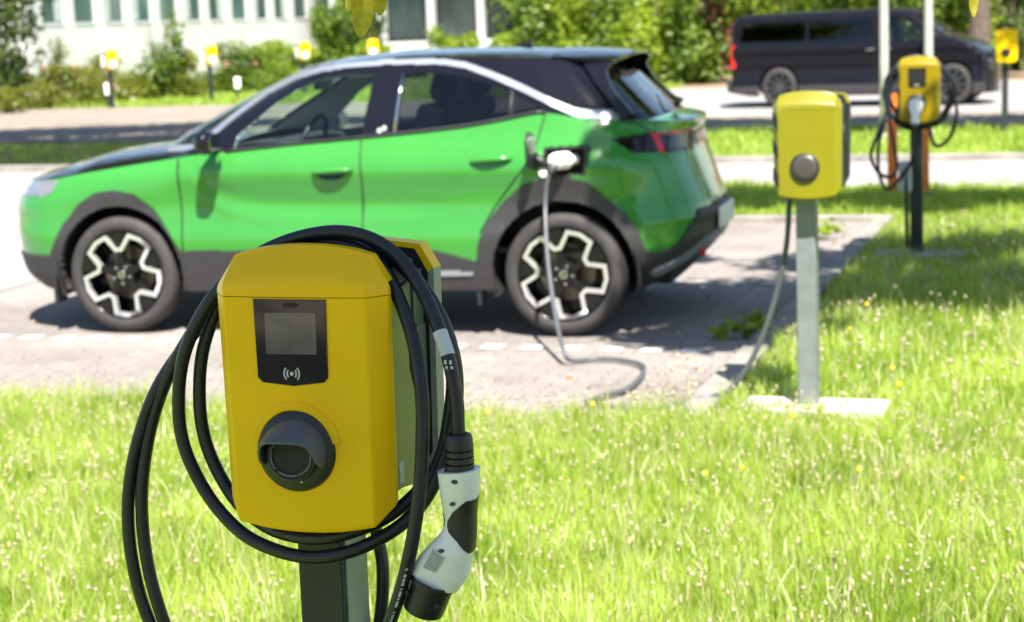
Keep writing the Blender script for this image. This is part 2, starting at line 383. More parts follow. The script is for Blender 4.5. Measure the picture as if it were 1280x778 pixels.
# printed marks along one strand
pm = MB()
pth = smooth_path(CAB[61:65], 40)
for i in range(40, len(pth) - 40):
    if random.random() < .55:
        p = pth[i]; d = (pth[i + 1] - pth[i]).normalized()
        # lie on the side of the cable that faces the viewer's lawn side (-y)
        c = p + Vector((.0036, -.0101, 0)); hh = random.uniform(.0008, .0016)
        s = Vector((.0017, .0006, 0)); k = d * hh; o = Vector((.0, -.0007, 0))
        pm.add([c - s - k + o, c + s - k + o, c + s + k + o, c - s + k + o, c - s - k - o, c + s - k - o, c + s + k - o, c - s + k - o], [(0, 1, 2, 3), (7, 6, 5, 4), (0, 4, 5, 1), (2, 6, 7, 3), (1, 5, 6, 2), (3, 7, 4, 0)])
pm.build('cable_print', M['icon'], cc, smooth=False)
tg = MB(); seg = [Vector((.2018, .034, 1.191 + .0)), ]
pth = smooth_path(CAB[2:5], 20)
tg.tube(pth[22:34], .0112, 16, cap=False); tgo = tg.build('cable_tag', M['label'], cc, angle=180)
mk2 = MB(); mid = pth[20]
for i, (a, b) in enumerate(((16, 18), (18, 21))):
    p = pth[a]; q = pth[b]
    for k in (-1, 1):
        c = (p + q) / 2 + Vector((k * .0040 + .002, -.0110, 0)); mk2.box(tuple(c), (.0038, .001, (p - q).length * .62))
mk2.build('tag_marks', M['label'], tgo, smooth=False)
# plug body: lofted cross-sections between left and right outlines
PL = [(0.1995,1.0572),(0.1975,1.0122),(0.1885,1.0082),(0.1901,.9862),(0.1917,.9667),(0.1945,.9448),(0.1951,.93),(0.1881,.9149),(0.1734,.8993),(0.156,.881),(0.1437,.8654),(0.1367,.855)]
PR = [(0.2421,1.0587),(0.2428,1.0152),(0.2502,1.0131),(0.2493,.9912),(0.246,.9716),(0.2424,.9471),(0.2416,.9275),(0.2395,.9053),(0.2361,.8854),(0.2315,.8654),(0.2256,.8453),(0.2095,.8232)]
def plug_loft(pl, pr, n=40, sub=6, flat=None):
    A = smooth_path([(x, 0, z) for x, z in pl], sub); B = smooth_path([(x, 0, z) for x, z in pr], sub)
    vs = []; fs = []
    for a, b in zip(A, B):
        c = (a + b) / 2; h = (b - a) / 2; R = h.length
        dy = min(R * .95, .031)
        for k in range(n):
            t = 2 * PI * k / n; cs, sn = math.cos(t), math.sin(t)
            e = 2 / 2.5
            vs.append(c + h * (abs(cs) ** e * (1 if cs > 0 else -1)) + Vector((0, .02 + dy * abs(sn) ** e * (1 if sn > 0 else -1), 0)))
    m = len(A)
    for i in range(m - 1):
        for k in range(n):
            fs.append((i * n + k, i * n + (k + 1) % n, (i + 1) * n + (k + 1) % n, (i + 1) * n + k))
    fs += [tuple(range(n))[::-1], tuple(range((m - 1) * n, m * n))]
    return vs, fs
vs, fs = plug_loft(PL[2:], PR[2:])
plug = mk('plug_handle', vs, fs, M['white'], cc, angle=50)
# dark soft grips laid over the handle (front faces inside a traced outline, raised 1 mm)
def inpoly(px, pz, poly):
    px = np.asarray(px); pz = np.asarray(pz); c = np.zeros(px.shape, bool); n = len(poly)
    for i in range(n):
        x0, z0 = poly[i]; x1, z1 = poly[(i + 1) % n]
        k = ((z0 > pz) != (z1 > pz)) & (px < (x1 - x0) * (pz - z0) / ((z1 - z0) if z1 != z0 else 1e-9) + x0)
        c ^= k
    return c
vs2, fs2 = plug_loft(PL[2:], PR[2:], 220, 40)
GR = [(.2358,.9687),(.256,.968),(.256,.886),(.2345,.8868),(.2206,.9067),(.2074,.9208),(.2050,.9285),(.2055,.9355),(.215,.9506)]
G2 = [(.185,.9455),(.1945,.9448),(.1993,.9388),(.1962,.9264),(.1857,.9160),(.180,.918)]
va = np.array([tuple(v) for v in vs2])
for nm, poly in (('grip_pad', GR), ('grip_pad', G2)):
    sel = [f for f in fs2 if len(f) == 4 and inpoly(np.mean([va[i][0] for i in f]), np.mean([va[i][2] for i in f]), poly)]
    use = sorted({i for f in sel for i in f}); mp = {j: i for i, j in enumerate(use)}
    ctr = Vector((.218, .02, .93))
    P = []
    for j in use:
        v = Vector(va[j]); c = Vector((va[(j // 220) * 220 + 55][0], .02, va[j][2])); d = (v - c); P.append(v + d.normalized() * .0012)
    mk(nm, P, [tuple(mp[i] for i in f) for f in sel], M['blackplastic'], plug, angle=180)
for x, z, r in ((.2221, .9989, .0052), (.2169, .9648, .0042), (.1974, .8931, .0052)):
    ho = MB(); ho.lathe([(.0001, -.0005), (r * .7, -.0003), (r, .001), (r, .006)], 16, Matrix.Translation((x, -.0105 if z > .95 else -.0112, z)) @ Matrix.Scale(.65, 4, (0, 0, 1)), 'y'); ho.build('screw_hole', M['lid'], plug)
lb = MB(); P = [(.1842,.8963),(.2038,.8839),(.1876,.8597),(.1677,.8671)]
lb.prism(P, -.0128, -.0108, 'y'); lbo = lb.build('rating_label', M['label'], plug)
tx = MB()
for i in range(8):
    t = (i + .7) / 8.6
    a = Vector(P[0]).lerp(Vector(P[3]), t); b = Vector(P[1]).lerp(Vector(P[2]), t)
    s = .06
    while s < .92:
        w = random.uniform(.03, .09); p = a.lerp(b, s); q = a.lerp(b, min(s + w, .95)); dn = (Vector(P[3]) - Vector(P[0])).normalized() * .0011
        tx.prism([p, q, q + dn, p + dn], -.0131, -.0120, 'y'); s += w + random.uniform(.015, .03)
tx.build('label_print', M['ink'], lbo, smooth=False)
# collar with bend-relief slots
NL = [(.1995,1.0572),(.1975,1.0122)]; NR = [(.2421,1.0587),(.2428,1.0152)]
rl = MB()
def ring_stack(mb, c, rad, z0, z1): mb.lathe([(rad * .96, z0), (rad, z0 + .001), (rad, z1 - .001), (rad * .96, z1)], 28, Matrix.Translation((c[0], .02, 0)) , 'z')
prof = [(.0135, 1.066), (.019, 1.064), (.0212, 1.058), (.0215, 1.052)]
z = 1.050
for k in range(4):
    prof += [(.0218, z), (.0222, z - .0065), (.0222, z - .007), (.0178, z - .0072), (.0178, z - .0098), (.0222, z - .0100)]; z -= .0102
prof += [(.0232, z), (.0236, z - .003)]
rl.lathe(prof, 32, Matrix.Translation((.2206, .02, 0)), 'z'); rl.build('strain_relief', M['blackplastic'], cc, angle=25)
# black connector head along the tilted plug axis
ax0 = Vector(((.1339 + .2080) / 2, .02, (.8498 + .8194) / 2)); ax1 = Vector(((.1199 + .1859) / 2, .02, (.8013 + .7805) / 2))
d = (ax1 - ax0).normalized(); L = (ax1 - ax0).length
Mx = Matrix.Translation(ax0) @ d.to_track_quat('Z', 'Y').to_matrix().to_4x4()
hd = MB(); hd.lathe([(.0405, -.008), (.0415, -.005), (.0415, .001), (.0375, .002), (.0365, L * .8), (.0355, L), (.0335, L + .0006), (.0325, L - .002), (.0325, L - .03)], 40, Mx @ Matrix.Scale(.86, 4, (0, 1, 0)), 'z')
hdo = hd.build('connector_head', M['blackplastic'], cc, angle=35)
hp = MB()
for k in range(7):
    a = 2 * PI * k / 6; r = .016 if k < 6 else 0
    hp.lathe([(.0052, L - .03), (.0052, L - .006), (.004, L - .005)], 14, Mx @ Matrix.Translation((r * math.cos(a), r * math.sin(a) * .86, 0)), 'z')
hp.build('contact_pins', M['socket'], hdo)
for px, pz in ((.1405, .826), (.1845, .8075)):
    nt_ = MB(); c = Vector((px, -.0065 - .0045, pz)); nt_.box((0, 0, 0), (.006, .004, .008), Matrix.Translation(c) @ Matrix.Rotation(-.42, 4, 'Y')); nt_.build('latch_notch', M['void'], hdo, smooth=False)

# ---------------------------------------------------------------- cable from the middle station to the car
def world_loc(o, p):
    return Matrix.Translation(o) @ Matrix.Rotation(-LD, 4, 'Z') @ Vector(p)
# ------------------------------------------------------------------ green car
M['green'] = mat('green_car_paint', (0.038, 0.222, 0.036), 0.2, 0.0, var=0.04, scale=3, coat=.7, spec=.25)
M['carblack'] = mat('black_car_paint', (0.006, 0.006, 0.010), 0.12, var=0.1, coat=.6, spec=.1)
M['clad'] = mat('grey_black_cladding', (0.028, 0.027, 0.030), 0.55, var=0.12, scale=20, bump=0.1, bscale=500)
M['silver'] = mat('satin_silver_trim', (0.36, 0.39, 0.445), 0.3, 0.6, var=0.04)
M['chrome'] = mat('chrome_strip', (0.6, 0.6, 0.6), 0.12, 1.0, var=0.03)
M['tyre'] = mat('tyre_rubber', (0.036, 0.033, 0.033), 0.75, var=0.2, scale=12, bump=0.2, bscale=150)
M['rimblack'] = mat('gloss_black_rim', (0.008, 0.008, 0.009), 0.22, var=0.1, coat=0.3, spec=.12)
M['rimsilver'] = mat('machined_rim_face', (0.60, 0.605, 0.62), 0.26, 0.6, var=0.05)
M['brake'] = mat('brake_metal', (0.15, 0.125, 0.105), 0.4, 0.8, var=0.2)
M['liner'] = mat('wheel_well_liner', (0.012, 0.012, 0.013), 0.9, var=0.2)
M['glass'] = glass_mat('clear_green_glass', (0.72, 0.84, 0.80), 1.1)
M['privacy'] = glass_mat('dark_privacy_glass', (0.20, 0.22, 0.25), 1.3)
M['backglass'] = glass_mat('dark_rear_screen', (0.10, 0.11, 0.12), 1.6)
M['seat'] = mat('dark_seat_fabric', (0.03, 0.031, 0.036), 0.85, var=0.2, scale=30)
M['lampred'] = mat('red_lamp_lens', (0.55, 0.010, 0.010), 0.15, var=0.1, coat=.3)
M['lampdark'] = mat('smoked_lamp_lens', (0.012, 0.006, 0.008), 0.1, var=0.2, coat=.4, spec=.3)
M['lampclear'] = mat('clear_lamp_lens', (0.22, 0.23, 0.25), 0.12, 0.3, var=0.2, scale=30, coat=1.0)
M['plate'] = mat('number_plate', (0.78, 0.78, 0.76), 0.5, var=0.06)

def curve(pts, sm=0.0):
    xs = np.array([p[0] for p in pts]); ys = np.array([p[1] for p in pts])
    g = np.arange(xs[0] - 0.6, xs[-1] + 0.6, 0.01); y = np.interp(g, xs, ys)
    if sm > 0:
        k = np.arange(-int(4 * sm / .01), int(4 * sm / .01) + 1) * .01; w = np.exp(-.5 * (k / sm) ** 2); w /= w.sum()
        y = np.convolve(np.pad(y, len(k) // 2, mode='edge'), w, mode='valid')
    return lambda x: np.interp(x, g, y)

zS = curve([(-.84, .845), (-.6, .850), (-.42, .868), (-.26, .897), (-.06, .925), (.22, .962), (.45, .992), (.67, 1.01), (1.05, 1.042), (1.41, 1.067), (1.75, 1.092), (2.03, 1.117), (2.25, 1.15), (2.44, 1.188), (2.63, 1.150), (2.85, 1.128), (3.0, 1.118), (3.18, 1.10), (3.4, 1.085)], .045)
zB = curve([(-.84, .30), (-.6, .255), (-.45, .235), (.5, .24), (2.9, .255), (3.08, .28), (3.3, .31)], .06)
xF = curve([(.24, -.70), (.32, -.83), (.45, -.855), (.6, -.872), (.72, -.862), (.82, -.83), (.875, -.79)], .02)
xR = curve([(.24, 3.04), (.35, 3.175), (.40, 3.228), (.48, 3.272), (.65, 3.274), (.76, 3.235), (.86, 3.198), (.96, 3.165), (1.04, 3.16), (1.09, 3.175)], .012)
Bz = curve([(.22, .845), (.33, .872), (.45, .890), (.54, .894), (.62, .874), (.72, .862), (.80, .871), (.885, .893), (.93, .886), (1.0, .852), (1.06, .812), (1.12, .786), (1.19, .757)], .022)

def end_pts(n, p):
    """corner outline samples (d/R, y/b), equal arc lengths"""
    ph = np.linspace(0, PI / 2, 4000); d = 1 - np.cos(ph) ** (2 / p); y = np.sin(ph) ** (2 / p)
    s = np.concatenate([[0], np.cumsum(np.hypot(np.diff(d) * .7, np.diff(y)))]); s /= s[-1]
    q = np.linspace(0, 1, n); return np.interp(q, s, d), np.interp(q, s, y)

NF, NSd, NR = 110, 400, 100
def ring_x(xf, xr, Rf, Rr, pf, pr):
    df, yf = end_pts(NF, pf); dr, yr = end_pts(NR, pr)
    X = np.concatenate([xf + df * Rf, np.linspace(xf + Rf, xr - Rr, NSd + 2)[1:-1], (xr - dr * Rr)[::-1]])
    Yn = np.concatenate([yf, np.ones(NSd), yr[::-1]])
    return X, Yn

def body_grid(NT=96):
    Xs, Ys, Zs = [], [], []
    for t in np.linspace(0, 1, NT):
        zf = .27 + t * (.872 - .27); zr = .29 + t * (1.10 - .29)
        xf, xr = float(xF(zf)), float(xR(zr))
        X, Yn = ring_x(xf, xr, .72, .56, 3.1, 2.6)
        zb = zB(X); Z = zb + (zS(X) - zb) * t
        b = Bz(Z)
        # the shoulder rolls over towards the bonnet and along the tail
        roll = np.interp(X, [-.9, -.2, .3, .6, 2.5, 2.8, 3.3], [.10, .10, .07, 0, 0, .03, .05])
        b = b - roll * max(0, (t - .72) / .28) ** 2
        b = b - np.interp(X, [-.85, -.2, .2, .8], [.03, .012, .004, 0])
        b = b + .012 * np.exp(-((X - 2.56) / .42) ** 2) * np.exp(-((Z - .82) / .2) ** 2)
        b = b + .010 * np.exp(-((X - .0) / .42) ** 2) * np.exp(-((Z - .78) / .15) ** 2)
        # scooped lower door: a hollow that sweeps up behind the front wheel, with a ledge below it
        zcv = .655 + .30 * np.exp(-np.clip(X - .42, 0, 9) / .16); wx = np.clip((X - .42) / .12, 0, 1) * np.clip((2.15 - X) / .5, 0, 1)
        b = b - wx * (.0085 * np.exp(-((Z - zcv - .055) / .055) ** 2) - .004 * np.exp(-((Z - zcv + .03) / .035) ** 2))
        # bumper corner lip at the tail
        X = X + np.where(X > 2.95, .012 * np.exp(-((Z - .60) / .03) ** 2), 0)
        Xs.append(X); Ys.append(Yn * b); Zs.append(Z)
    return np.array(Xs), np.array(Ys), np.array(Zs)

bG = lambda X: Bz(zS(X)) - np.interp(X, [-.9, -.2, .3, .6, 2.5, 2.8, 3.3], [.10, .10, .07, 0, 0, .03, .05])
zT = curve([(.9, 1.440), (1.2, 1.468), (1.5, 1.482), (1.9, 1.483), (2.3, 1.473), (2.72, 1.445)], .08)
def green_grid(NT=80):
    Xb, Yb = ring_x(-.02, 3.03, .62, .34, 2.2, 3.0)
    Xt, Yt = ring_x(.93, 2.70, .42, .22, 2.4, 2.6)
    yb = Yb * (bG(Xb) - .004); zb = zS(Xb) + np.interp(Xb, [-.1, .1, .5, .8, 2.6, 2.9, 3.05], [.045, .04, .012, -.004, -.004, .0, .02])
    yt = Yt * np.interp(Xt, [.9, 1.3, 2.2, 2.75], [.59, .605, .60, .56]); zt = zT(Xt)
    Xs, Ys, Zs = [], [], []
    n = len(Xb); front = np.clip(1 - np.arange(n) / (NF + 40), 0, 1); rear = np.clip((np.arange(n) - (n - NR - 30)) / (NR + 30), 0, 1)
    for t in np.linspace(0, 1, NT):
        bul = math.sin(PI * t)
        ex = t ** (1) * np.ones(n)
        tf = t + (.28 * (t * t - t)) * front - (.10 * (t * t - t)) * rear       # convex windscreen, faintly hollow tail
        X = Xb + (Xt - Xb) * tf
        Y = yb + (yt - yb) * (t + .10 * (t * t - t)) + .006 * bul
        Z = zb + (zt - zb) * t
        Xs.append(X); Ys.append(Y); Zs.append(Z)
    return np.array(Xs), np.array(Ys), np.array(Zs)

def cap_grid(X, Y, Z, crown, m=40):
    """strips across from the near edge to the far edge"""
    u = np.linspace(1, -1, m)
    cx = np.repeat(X[:, None], m, 1); cy = Y[:, None] * u[None, :]
    cz = Z[:, None] + crown[:, None] * (1 - np.abs(u[None, :]) ** 2.2)
    return cx, cy, cz

class Grid:
    def __init__(s, X, Y, Z):
        s.P = np.stack([X, Y, Z], -1); r, c = X.shape; s.r, s.c = r, c
        I = np.arange(r * c).reshape(r, c)
        s.F = np.stack([I[:-1, :-1], I[:-1, 1:], I[1:, 1:], I[1:, :-1]], -1).reshape(-1, 4)
        s.V = s.P.reshape(-1, 3); s.C = s.V[s.F].mean(1)
        du = np.gradient(s.P, axis=1); dv = np.gradient(s.P, axis=0)
        n = np.cross(du, dv); n /= (np.linalg.norm(n, axis=-1, keepdims=True) + 1e-12); s.N = n.reshape(-1, 3)
        s.FN = s.N[s.F].mean(1)
def submesh(g, sel, off=0.0, mirror=False, both=False, flip=False):
    F = g.F[sel]; use, inv = np.unique(F, return_inverse=True); F = inv.reshape(-1, 4)
    V = g.V[use] + g.N[use] * off
    if flip: F = F[:, ::-1]
    if mirror: return V * [1, -1, 1], F[:, ::-1]
    if both: return np.concatenate([V, V * [1, -1, 1]]), np.concatenate([F, F[:, ::-1] + len(V)])
    return V, F
def skirt(V, F, depth):
    """turn the boundary inwards so that a raised panel has thickness"""
    e = np.sort(np.stack([F, np.roll(F, -1, 1)], -1).reshape(-1, 2), 1); d = np.stack([F, np.roll(F, -1, 1)], -1).reshape(-1, 2)
    k = e[:, 0].astype(np.int64) * (len(V) + 1) + e[:, 1]; u, i, c = np.unique(k, return_index=True, return_counts=True)
    bd = d[i[c == 1]]
    n = np.zeros_like(V)
    fn = np.cross(V[F[:, 1]] - V[F[:, 0]], V[F[:, 2]] - V[F[:, 0]]); np.add.at(n, F.ravel(), np.repeat(fn, 4, 0)); n /= np.linalg.norm(n, axis=1, keepdims=True) + 1e-12
    b = np.unique(bd); mp = -np.ones(len(V), int); mp[b] = len(V) + np.arange(len(b))
    V2 = np.concatenate([V, V[b] - n[b] * depth]); S = np.stack([bd[:, 1], bd[:, 0], mp[bd[:, 0]], mp[bd[:, 1]]], -1)
    return V2, np.concatenate([F, S])

CYAW = 0.2629
cer = Vector((math.cos(CYAW), -math.sin(CYAW), 0)); ces = Vector((-math.sin(CYAW), -math.cos(CYAW), 0))
CAR0 = Vector((.3062, 9.5431, 0)) - cer * 2.588 - ces * .87
car = thing('electric_car', 'bright green compact electric car with black roof plugged in on its parking bay', 'car', CAR0, 0)
# local frame: x rearwards from the front axle, y towards the lawn side, z up (left-handed as traced -> mirror y)
car.rotation_euler = (0, 0, -CYAW)
def T(V):                                   # traced frame -> object frame (object y points away from the lawn)
    V = np.array(V, float).reshape(-1, 3).copy(); V[:, 1] *= -1; return V
def part(name, VF, m, parent=car, **k):
    V, F = VF; return mk(name, T(V), np.asarray(F)[:, ::-1].copy(), m, parent, **k)

gb = Grid(*body_grid())
x, y, z = gb.C[:, 0], gb.C[:, 1], gb.C[:, 2]
# orientation: make normals point outwards (+y on the side)
def orient(g):
    k = np.argmax(g.C[:, 1]);
    if g.FN[k, 1] < 0: g.F = g.F[:, ::-1].copy(); g.N *= -1; g.FN *= -1
orient(gb)
side = (np.abs(gb.FN[:, 1]) > .30) & (x > -.72)
archF = [(-.452, .20), (-.448, .436), (-.407, .519), (-.359, .601), (-.25, .725), (-.13, .795), (.008, .805), (.103, .786), (.218, .703), (.305, .579), (.373, .47), (.40, .20)]
archR = [(2.09, .20), (2.102, .495), (2.147, .602), (2.231, .708), (2.341, .799), (2.455, .843), (2.575, .856), (2.699, .826), (2.78, .748), (2.88, .664), (2.961, .561), (2.998, .449), (3.01, .20)]
WZ, WR = .331, .331
holeF = (x ** 2 + (z - .340) ** 2 < .380 ** 2) & side
holeR = ((x - 2.561) ** 2 + (z - .340) ** 2 < .385 ** 2) & side
hole = holeF | holeR
portP = [(2.482, 1.004), (2.70, 1.012), (2.722, 1.0), (2.70, .853), (2.455, .856)]
portm = inpoly(x, z, portP) & side
ay = np.abs(y)
zc = np.interp(x, [-.9, -.45, .37, 1.25, 1.77, 1.904, 2.095, 2.11, 3.0, 3.05], [.436, .436, .47, .47, .487, .456, .40, .44, .449, .449])
rearf = (x > 3.0) & (gb.FN[:, 0] > .25)
zcr = np.interp(ay, [0, .50, .72, .9], [.648, .632, .445, .445])
clad = np.where(rearf, z < zcr, z < zc) | (side & (inpoly(x, z, archF) | inpoly(x, z, archR)))
wedge = inpoly(x, z, [(1.3, .425), (1.72, .425), (1.83, .405), (1.90, .375), (1.74, .362), (1.3, .362)]) & side
silv = inpoly(x, z, [(1.3, .36), (1.80, .36), (2.07, .352), (2.07, .330), (1.80, .335), (1.3, .335)]) & side
clad &= ~wedge
diff = rearf & (np.abs(z - np.interp(ay, [0, .40, .76, .9], [.475, .455, .31, .25])) < .032) & (ay < .74)
tail = (x > 2.83) & (z > np.interp(x, [2.83, 2.925, 3.1, 3.3], [1.034, .965, .945, .94])) & (z < np.interp(x, [2.83, 2.97, 3.3], [1.037, 1.052, 1.055]))
tred = tail & (((ay > .61) & (ay < .655)) | ((z > 1.041) & (ay > .25) & (ay < .63))) & rearf
headl = (x < -.41) & (ay > .42) & (z > np.interp(x, [-.8, -.51, -.446, -.414], [.765, .77, .79, .85])) & (z < .855)
visor = (x < -.5) & (z > .62) & (z < .84) & (ay < .56) & ~headl
seamA = lambda zz: np.interp(zz, [.45, .75, .97], [.392, .389, .387])
seamB = lambda zz: np.interp(zz, [.4, .52, .87, 1.07], [1.449, 1.451, 1.463, 1.446])
seamC = lambda zz: np.interp(zz, [.45, .55, .70, .82, .95, 1.2], [2.07, 2.11, 2.20, 2.30, 2.41, 2.47])
rest = ~(hole | portm | clad | diff | tail | headl | visor | silv)
# panels: doors split from the wings
dF = rest & side & (x > seamA(z)) & (x < seamB(z)); dR = rest & side & (x >= seamB(z)) & (x < seamC(z))
hatch = rest & rearf & (ay < .60) & (z > .68)
body = rest & ~dF & ~dR
weld(part('front_body', submesh(gb, body & (x < 1.2), both=True), M['green'], angle=180)); weld(part('rear_body', submesh(gb, body & (x >= 1.2), both=True), M['green'], angle=180))
for mir in (False, True):
    d1 = part('front_door', submesh(gb, dF, mirror=mir), M['green'], angle=180)
    d2 = part('rear_door', submesh(gb, dR, mirror=mir), M['green'], angle=180)
    s = -1 if mir else 1
    for d, hx, hz in ((d1, 1.302, .898), (d2, 2.19, .944)):
        h = MB(); n = 14
        y0 = float(Bz(hz))
        pts = [(hx - .115 + .23 * k / n, (y0 + .006 + .026 * math.sin(PI * k / n) ** .5) * s, hz + .006 * math.sin(PI * k / n) + .012 * (k / n - .5)) for k in range(n + 1)]
        h.tube(T(pts), [.007 + .011 * math.sin(PI * k / n) ** .6 for k in range(n + 1)], 12); hh = h.build('handle', M['green'], d, angle=180)
        r = MB(); r.lathe([(.0001, 0), (.06, -.0005), (.066, -.003)], 28, Matrix.Translation(T([(hx - .01, (y0 + .0035) * s, hz - .018)])[0]) @ Matrix.Scale(1.2, 4, (1, 0, 0)) @ Matrix.Scale(.42, 4, (0, 0, 1)), 'y'); r.build('handle_recess', M['carblack'], d, angle=180)
        c = MB(); c.tube(T([(seamB(.9) - .001 if d is d1 else 0, 0, 0)] * 2), .0, 4) if False else None
    # seams as slim dark gaps
    for fn, z0, z1, own in ((seamA, .47, .975, d1), (seamB, .46, 1.065, d1), (seamC, .56, 1.19, d2)):
        zz = np.linspace(z0, z1, 24); xx = fn(zz)
        pts = [(a, float(Bz(b) + .012 * np.exp(-((a - 2.56) / .42) ** 2) * np.exp(-((b - .82) / .2) ** 2) + .010 * np.exp(-((a) / .42) ** 2) * np.exp(-((b - .78) / .15) ** 2) - np.interp(a, [.2, .8], [.004, 0])) * s, b) for a, b in zip(xx, zz)]
        q = MB(); q.tube(T(pts), .0048, 6); q.build('door_gap', M['void'], own, angle=180)
V, F = submesh(gb, (clad | wedge & False) & ~hole & ~diff, off=.014, both=True); V, F = skirt(V, F, .03); weld(part('cladding', (V, F), M['clad'], angle=50), 2e-3 * 0 + 1e-5)
V, F = submesh(gb, wedge, off=.002, both=True); part('sill_panel', (V, F), M['green'], angle=180)
V, F = submesh(gb, silv, off=.022, both=True); V, F = skirt(V, F, .03); part('sill_strip', (V, F), M['silver'], angle=50)
V, F = submesh(gb, diff & (y > 0) if False else diff, off=.026, both=True); V, F = skirt(V, F, .03); part('rear_bumper_trim', (V, F), M['silver'], angle=50)
V, F = submesh(gb, tail & ~tred, off=.004, both=True); V, F = skirt(V, F, .02); tl = part('tail_light', (V, F), M['lampdark'], angle=50)
for mir in (False, True):
    V, F = submesh(gb, tred, off=.006, mirror=mir); V, F = skirt(V, F, .02); part('red_lens', (V, F), M['lampred'], parent=tl, angle=50)
for mir in (False, True):
    V, F = submesh(gb, headl, off=.003, mirror=mir); V, F = skirt(V, F, .03); part('headlight', (V, F), M['lampclear'], angle=50)
V, F = submesh(gb, visor, off=.004, both=True); V, F = skirt(V, F, .02); part('front_visor', (V, F), M['glossblack'], angle=50)
# bonnet and tail deck
eX, eY, eZ = gb.P[-1, :, 0], gb.P[-1, :, 1], gb.P[-1, :, 2]
k1 = np.where(eX < .62)[0]
gh = Grid(*cap_grid(eX[k1], eY[k1], eZ[k1], np.interp(eX[k1], [-.80, -.68, -.5, -.3, .1, .6], [.0, .045, .085, .10, .09, .065])))
if gh.FN[len(gh.FN) // 2, 2] < 0: gh.F = gh.F[:, ::-1].copy(); gh.N *= -1; gh.FN *= -1
part('bonnet', submesh(gh, np.ones(len(gh.F), bool), off=.004), M['carblack'], angle=180)
k2 = np.where(eX > 2.55)[0]
gd = Grid(*cap_grid(eX[k2], eY[k2], eZ[k2], np.interp(eX[k2], [2.5, 3.0, 3.18, 3.25], [.03, .022, .008, .0])))
if gd.FN[len(gd.FN) // 2, 2] < 0: gd.F = gd.F[:, ::-1].copy(); gd.N *= -1; gd.FN *= -1
part('tailgate_top', submesh(gd, np.ones(len(gd.F), bool), off=.002), M['green'], angle=180)
# tailgate seam
q = MB()
q.tube(T([(2.86, .78, 1.131), (2.95, .745, 1.11), (3.02, .70, 1.065), (3.04, .69, 1.056)]), .004, 6)
q.build('tailgate_gap', M['void'], car, angle=180)

# glasshouse
gg = Grid(*green_grid()); orient(gg)
x, y, z = gg.C[:, 0], gg.C[:, 1], gg.C[:, 2]; ny = np.abs(gg.FN[:, 1])
idx = np.tile(np.arange(gg.c - 1), gg.r - 1); tt = np.repeat((np.arange(gg.r - 1) + .5) / (gg.r - 1), gg.c - 1)
FG = [(.705, 1.019), (1.44, 1.068), (1.483, 1.405), (1.332, 1.408), (1.15, 1.39), (1.039, 1.354), (.914, 1.278), (.808, 1.187), (.72, 1.115)]
RG = [(1.655, 1.408), (1.637, 1.086), (2.03, 1.123), (2.255, 1.156), (2.258, 1.302), (2.17, 1.334), (2.004, 1.380), (1.838, 1.407)]
QG = [(2.285, 1.290), (2.283, 1.162), (2.455, 1.197)]
SU = [(.215, 1.026), (.43, 1.046), (.51, 1.092), (.666, 1.226), (.819, 1.338), (.977, 1.412), (1.141, 1.450), (1.318, 1.470), (1.549, 1.480), (1.862, 1.474), (1.995, 1.452), (2.163, 1.394), (2.33, 1.325), (2.496, 1.246), (2.625, 1.196), (2.716, 1.182), (2.81, 1.18), (2.85, 1.150)]
SL = [(.215, 1.000), (.372, 1.006), (.447, 1.024), (.525, 1.053), (.689, 1.196), (.843, 1.308), (1.001, 1.382), (1.164, 1.420), (1.327, 1.442), (1.559, 1.452), (1.87, 1.443), (1.999, 1.419), (2.167, 1.358), (2.334, 1.287), (2.498, 1.209), (2.628, 1.151), (2.719, 1.135), (2.851, 1.126)]
sd = ny > .45
fg = inpoly(x, z, FG) & sd; rg = inpoly(x, z, RG) & sd; qg = inpoly(x, z, QG) & sd
strip = inpoly(x, z, SU + SL[::-1]) & (ny > .2) & (x > .2)
wind = (idx < NF + 10) & (np.abs(y) < np.interp(z, [1.0, 1.45], [.66, .50])) & (tt > .05) & (tt < .95) & ~strip & (gg.FN[:, 0] < -.2)
rwin = (gg.FN[:, 0] > .2) & (np.abs(y) < np.interp(z, [1.1, 1.45], [.63, .50])) & (tt > .10) & (tt < .93) & (x > 2.5)
pill = ~(fg | rg | qg | wind | rwin)
part('pillars', submesh(gg, pill, both=True), M['carblack'], angle=180)
part('inner_trim', submesh(gg, pill & (tt < .97), off=-.022, both=True, flip=True), M['label'], angle=180)
V, F = submesh(gg, strip, off=.008, both=True); V, F = skirt(V, F, .008); part('roofline_trim', (V, F), M['silver'], angle=40)
for mir in (False, True):
    part('front_side_window', submesh(gg, fg, mirror=mir), M['glass'], angle=180)
    part('rear_side_window', submesh(gg, rg, mirror=mir), M['privacy'], angle=180)
    part('quarter_window', submesh(gg, qg, mirror=mir), M['privacy'], angle=180)
part('windscreen', submesh(gg, wind, both=True), M['glass'], angle=180)
part('rear_window', submesh(gg, rwin, both=True), M['backglass'], angle=180)
ysurf = lambda xx, zz: float(gg.C[np.argmin((gg.C[:, 0] - xx) ** 2 + (gg.C[:, 2] - zz) ** 2 + (ny < .3) * 9), 1])
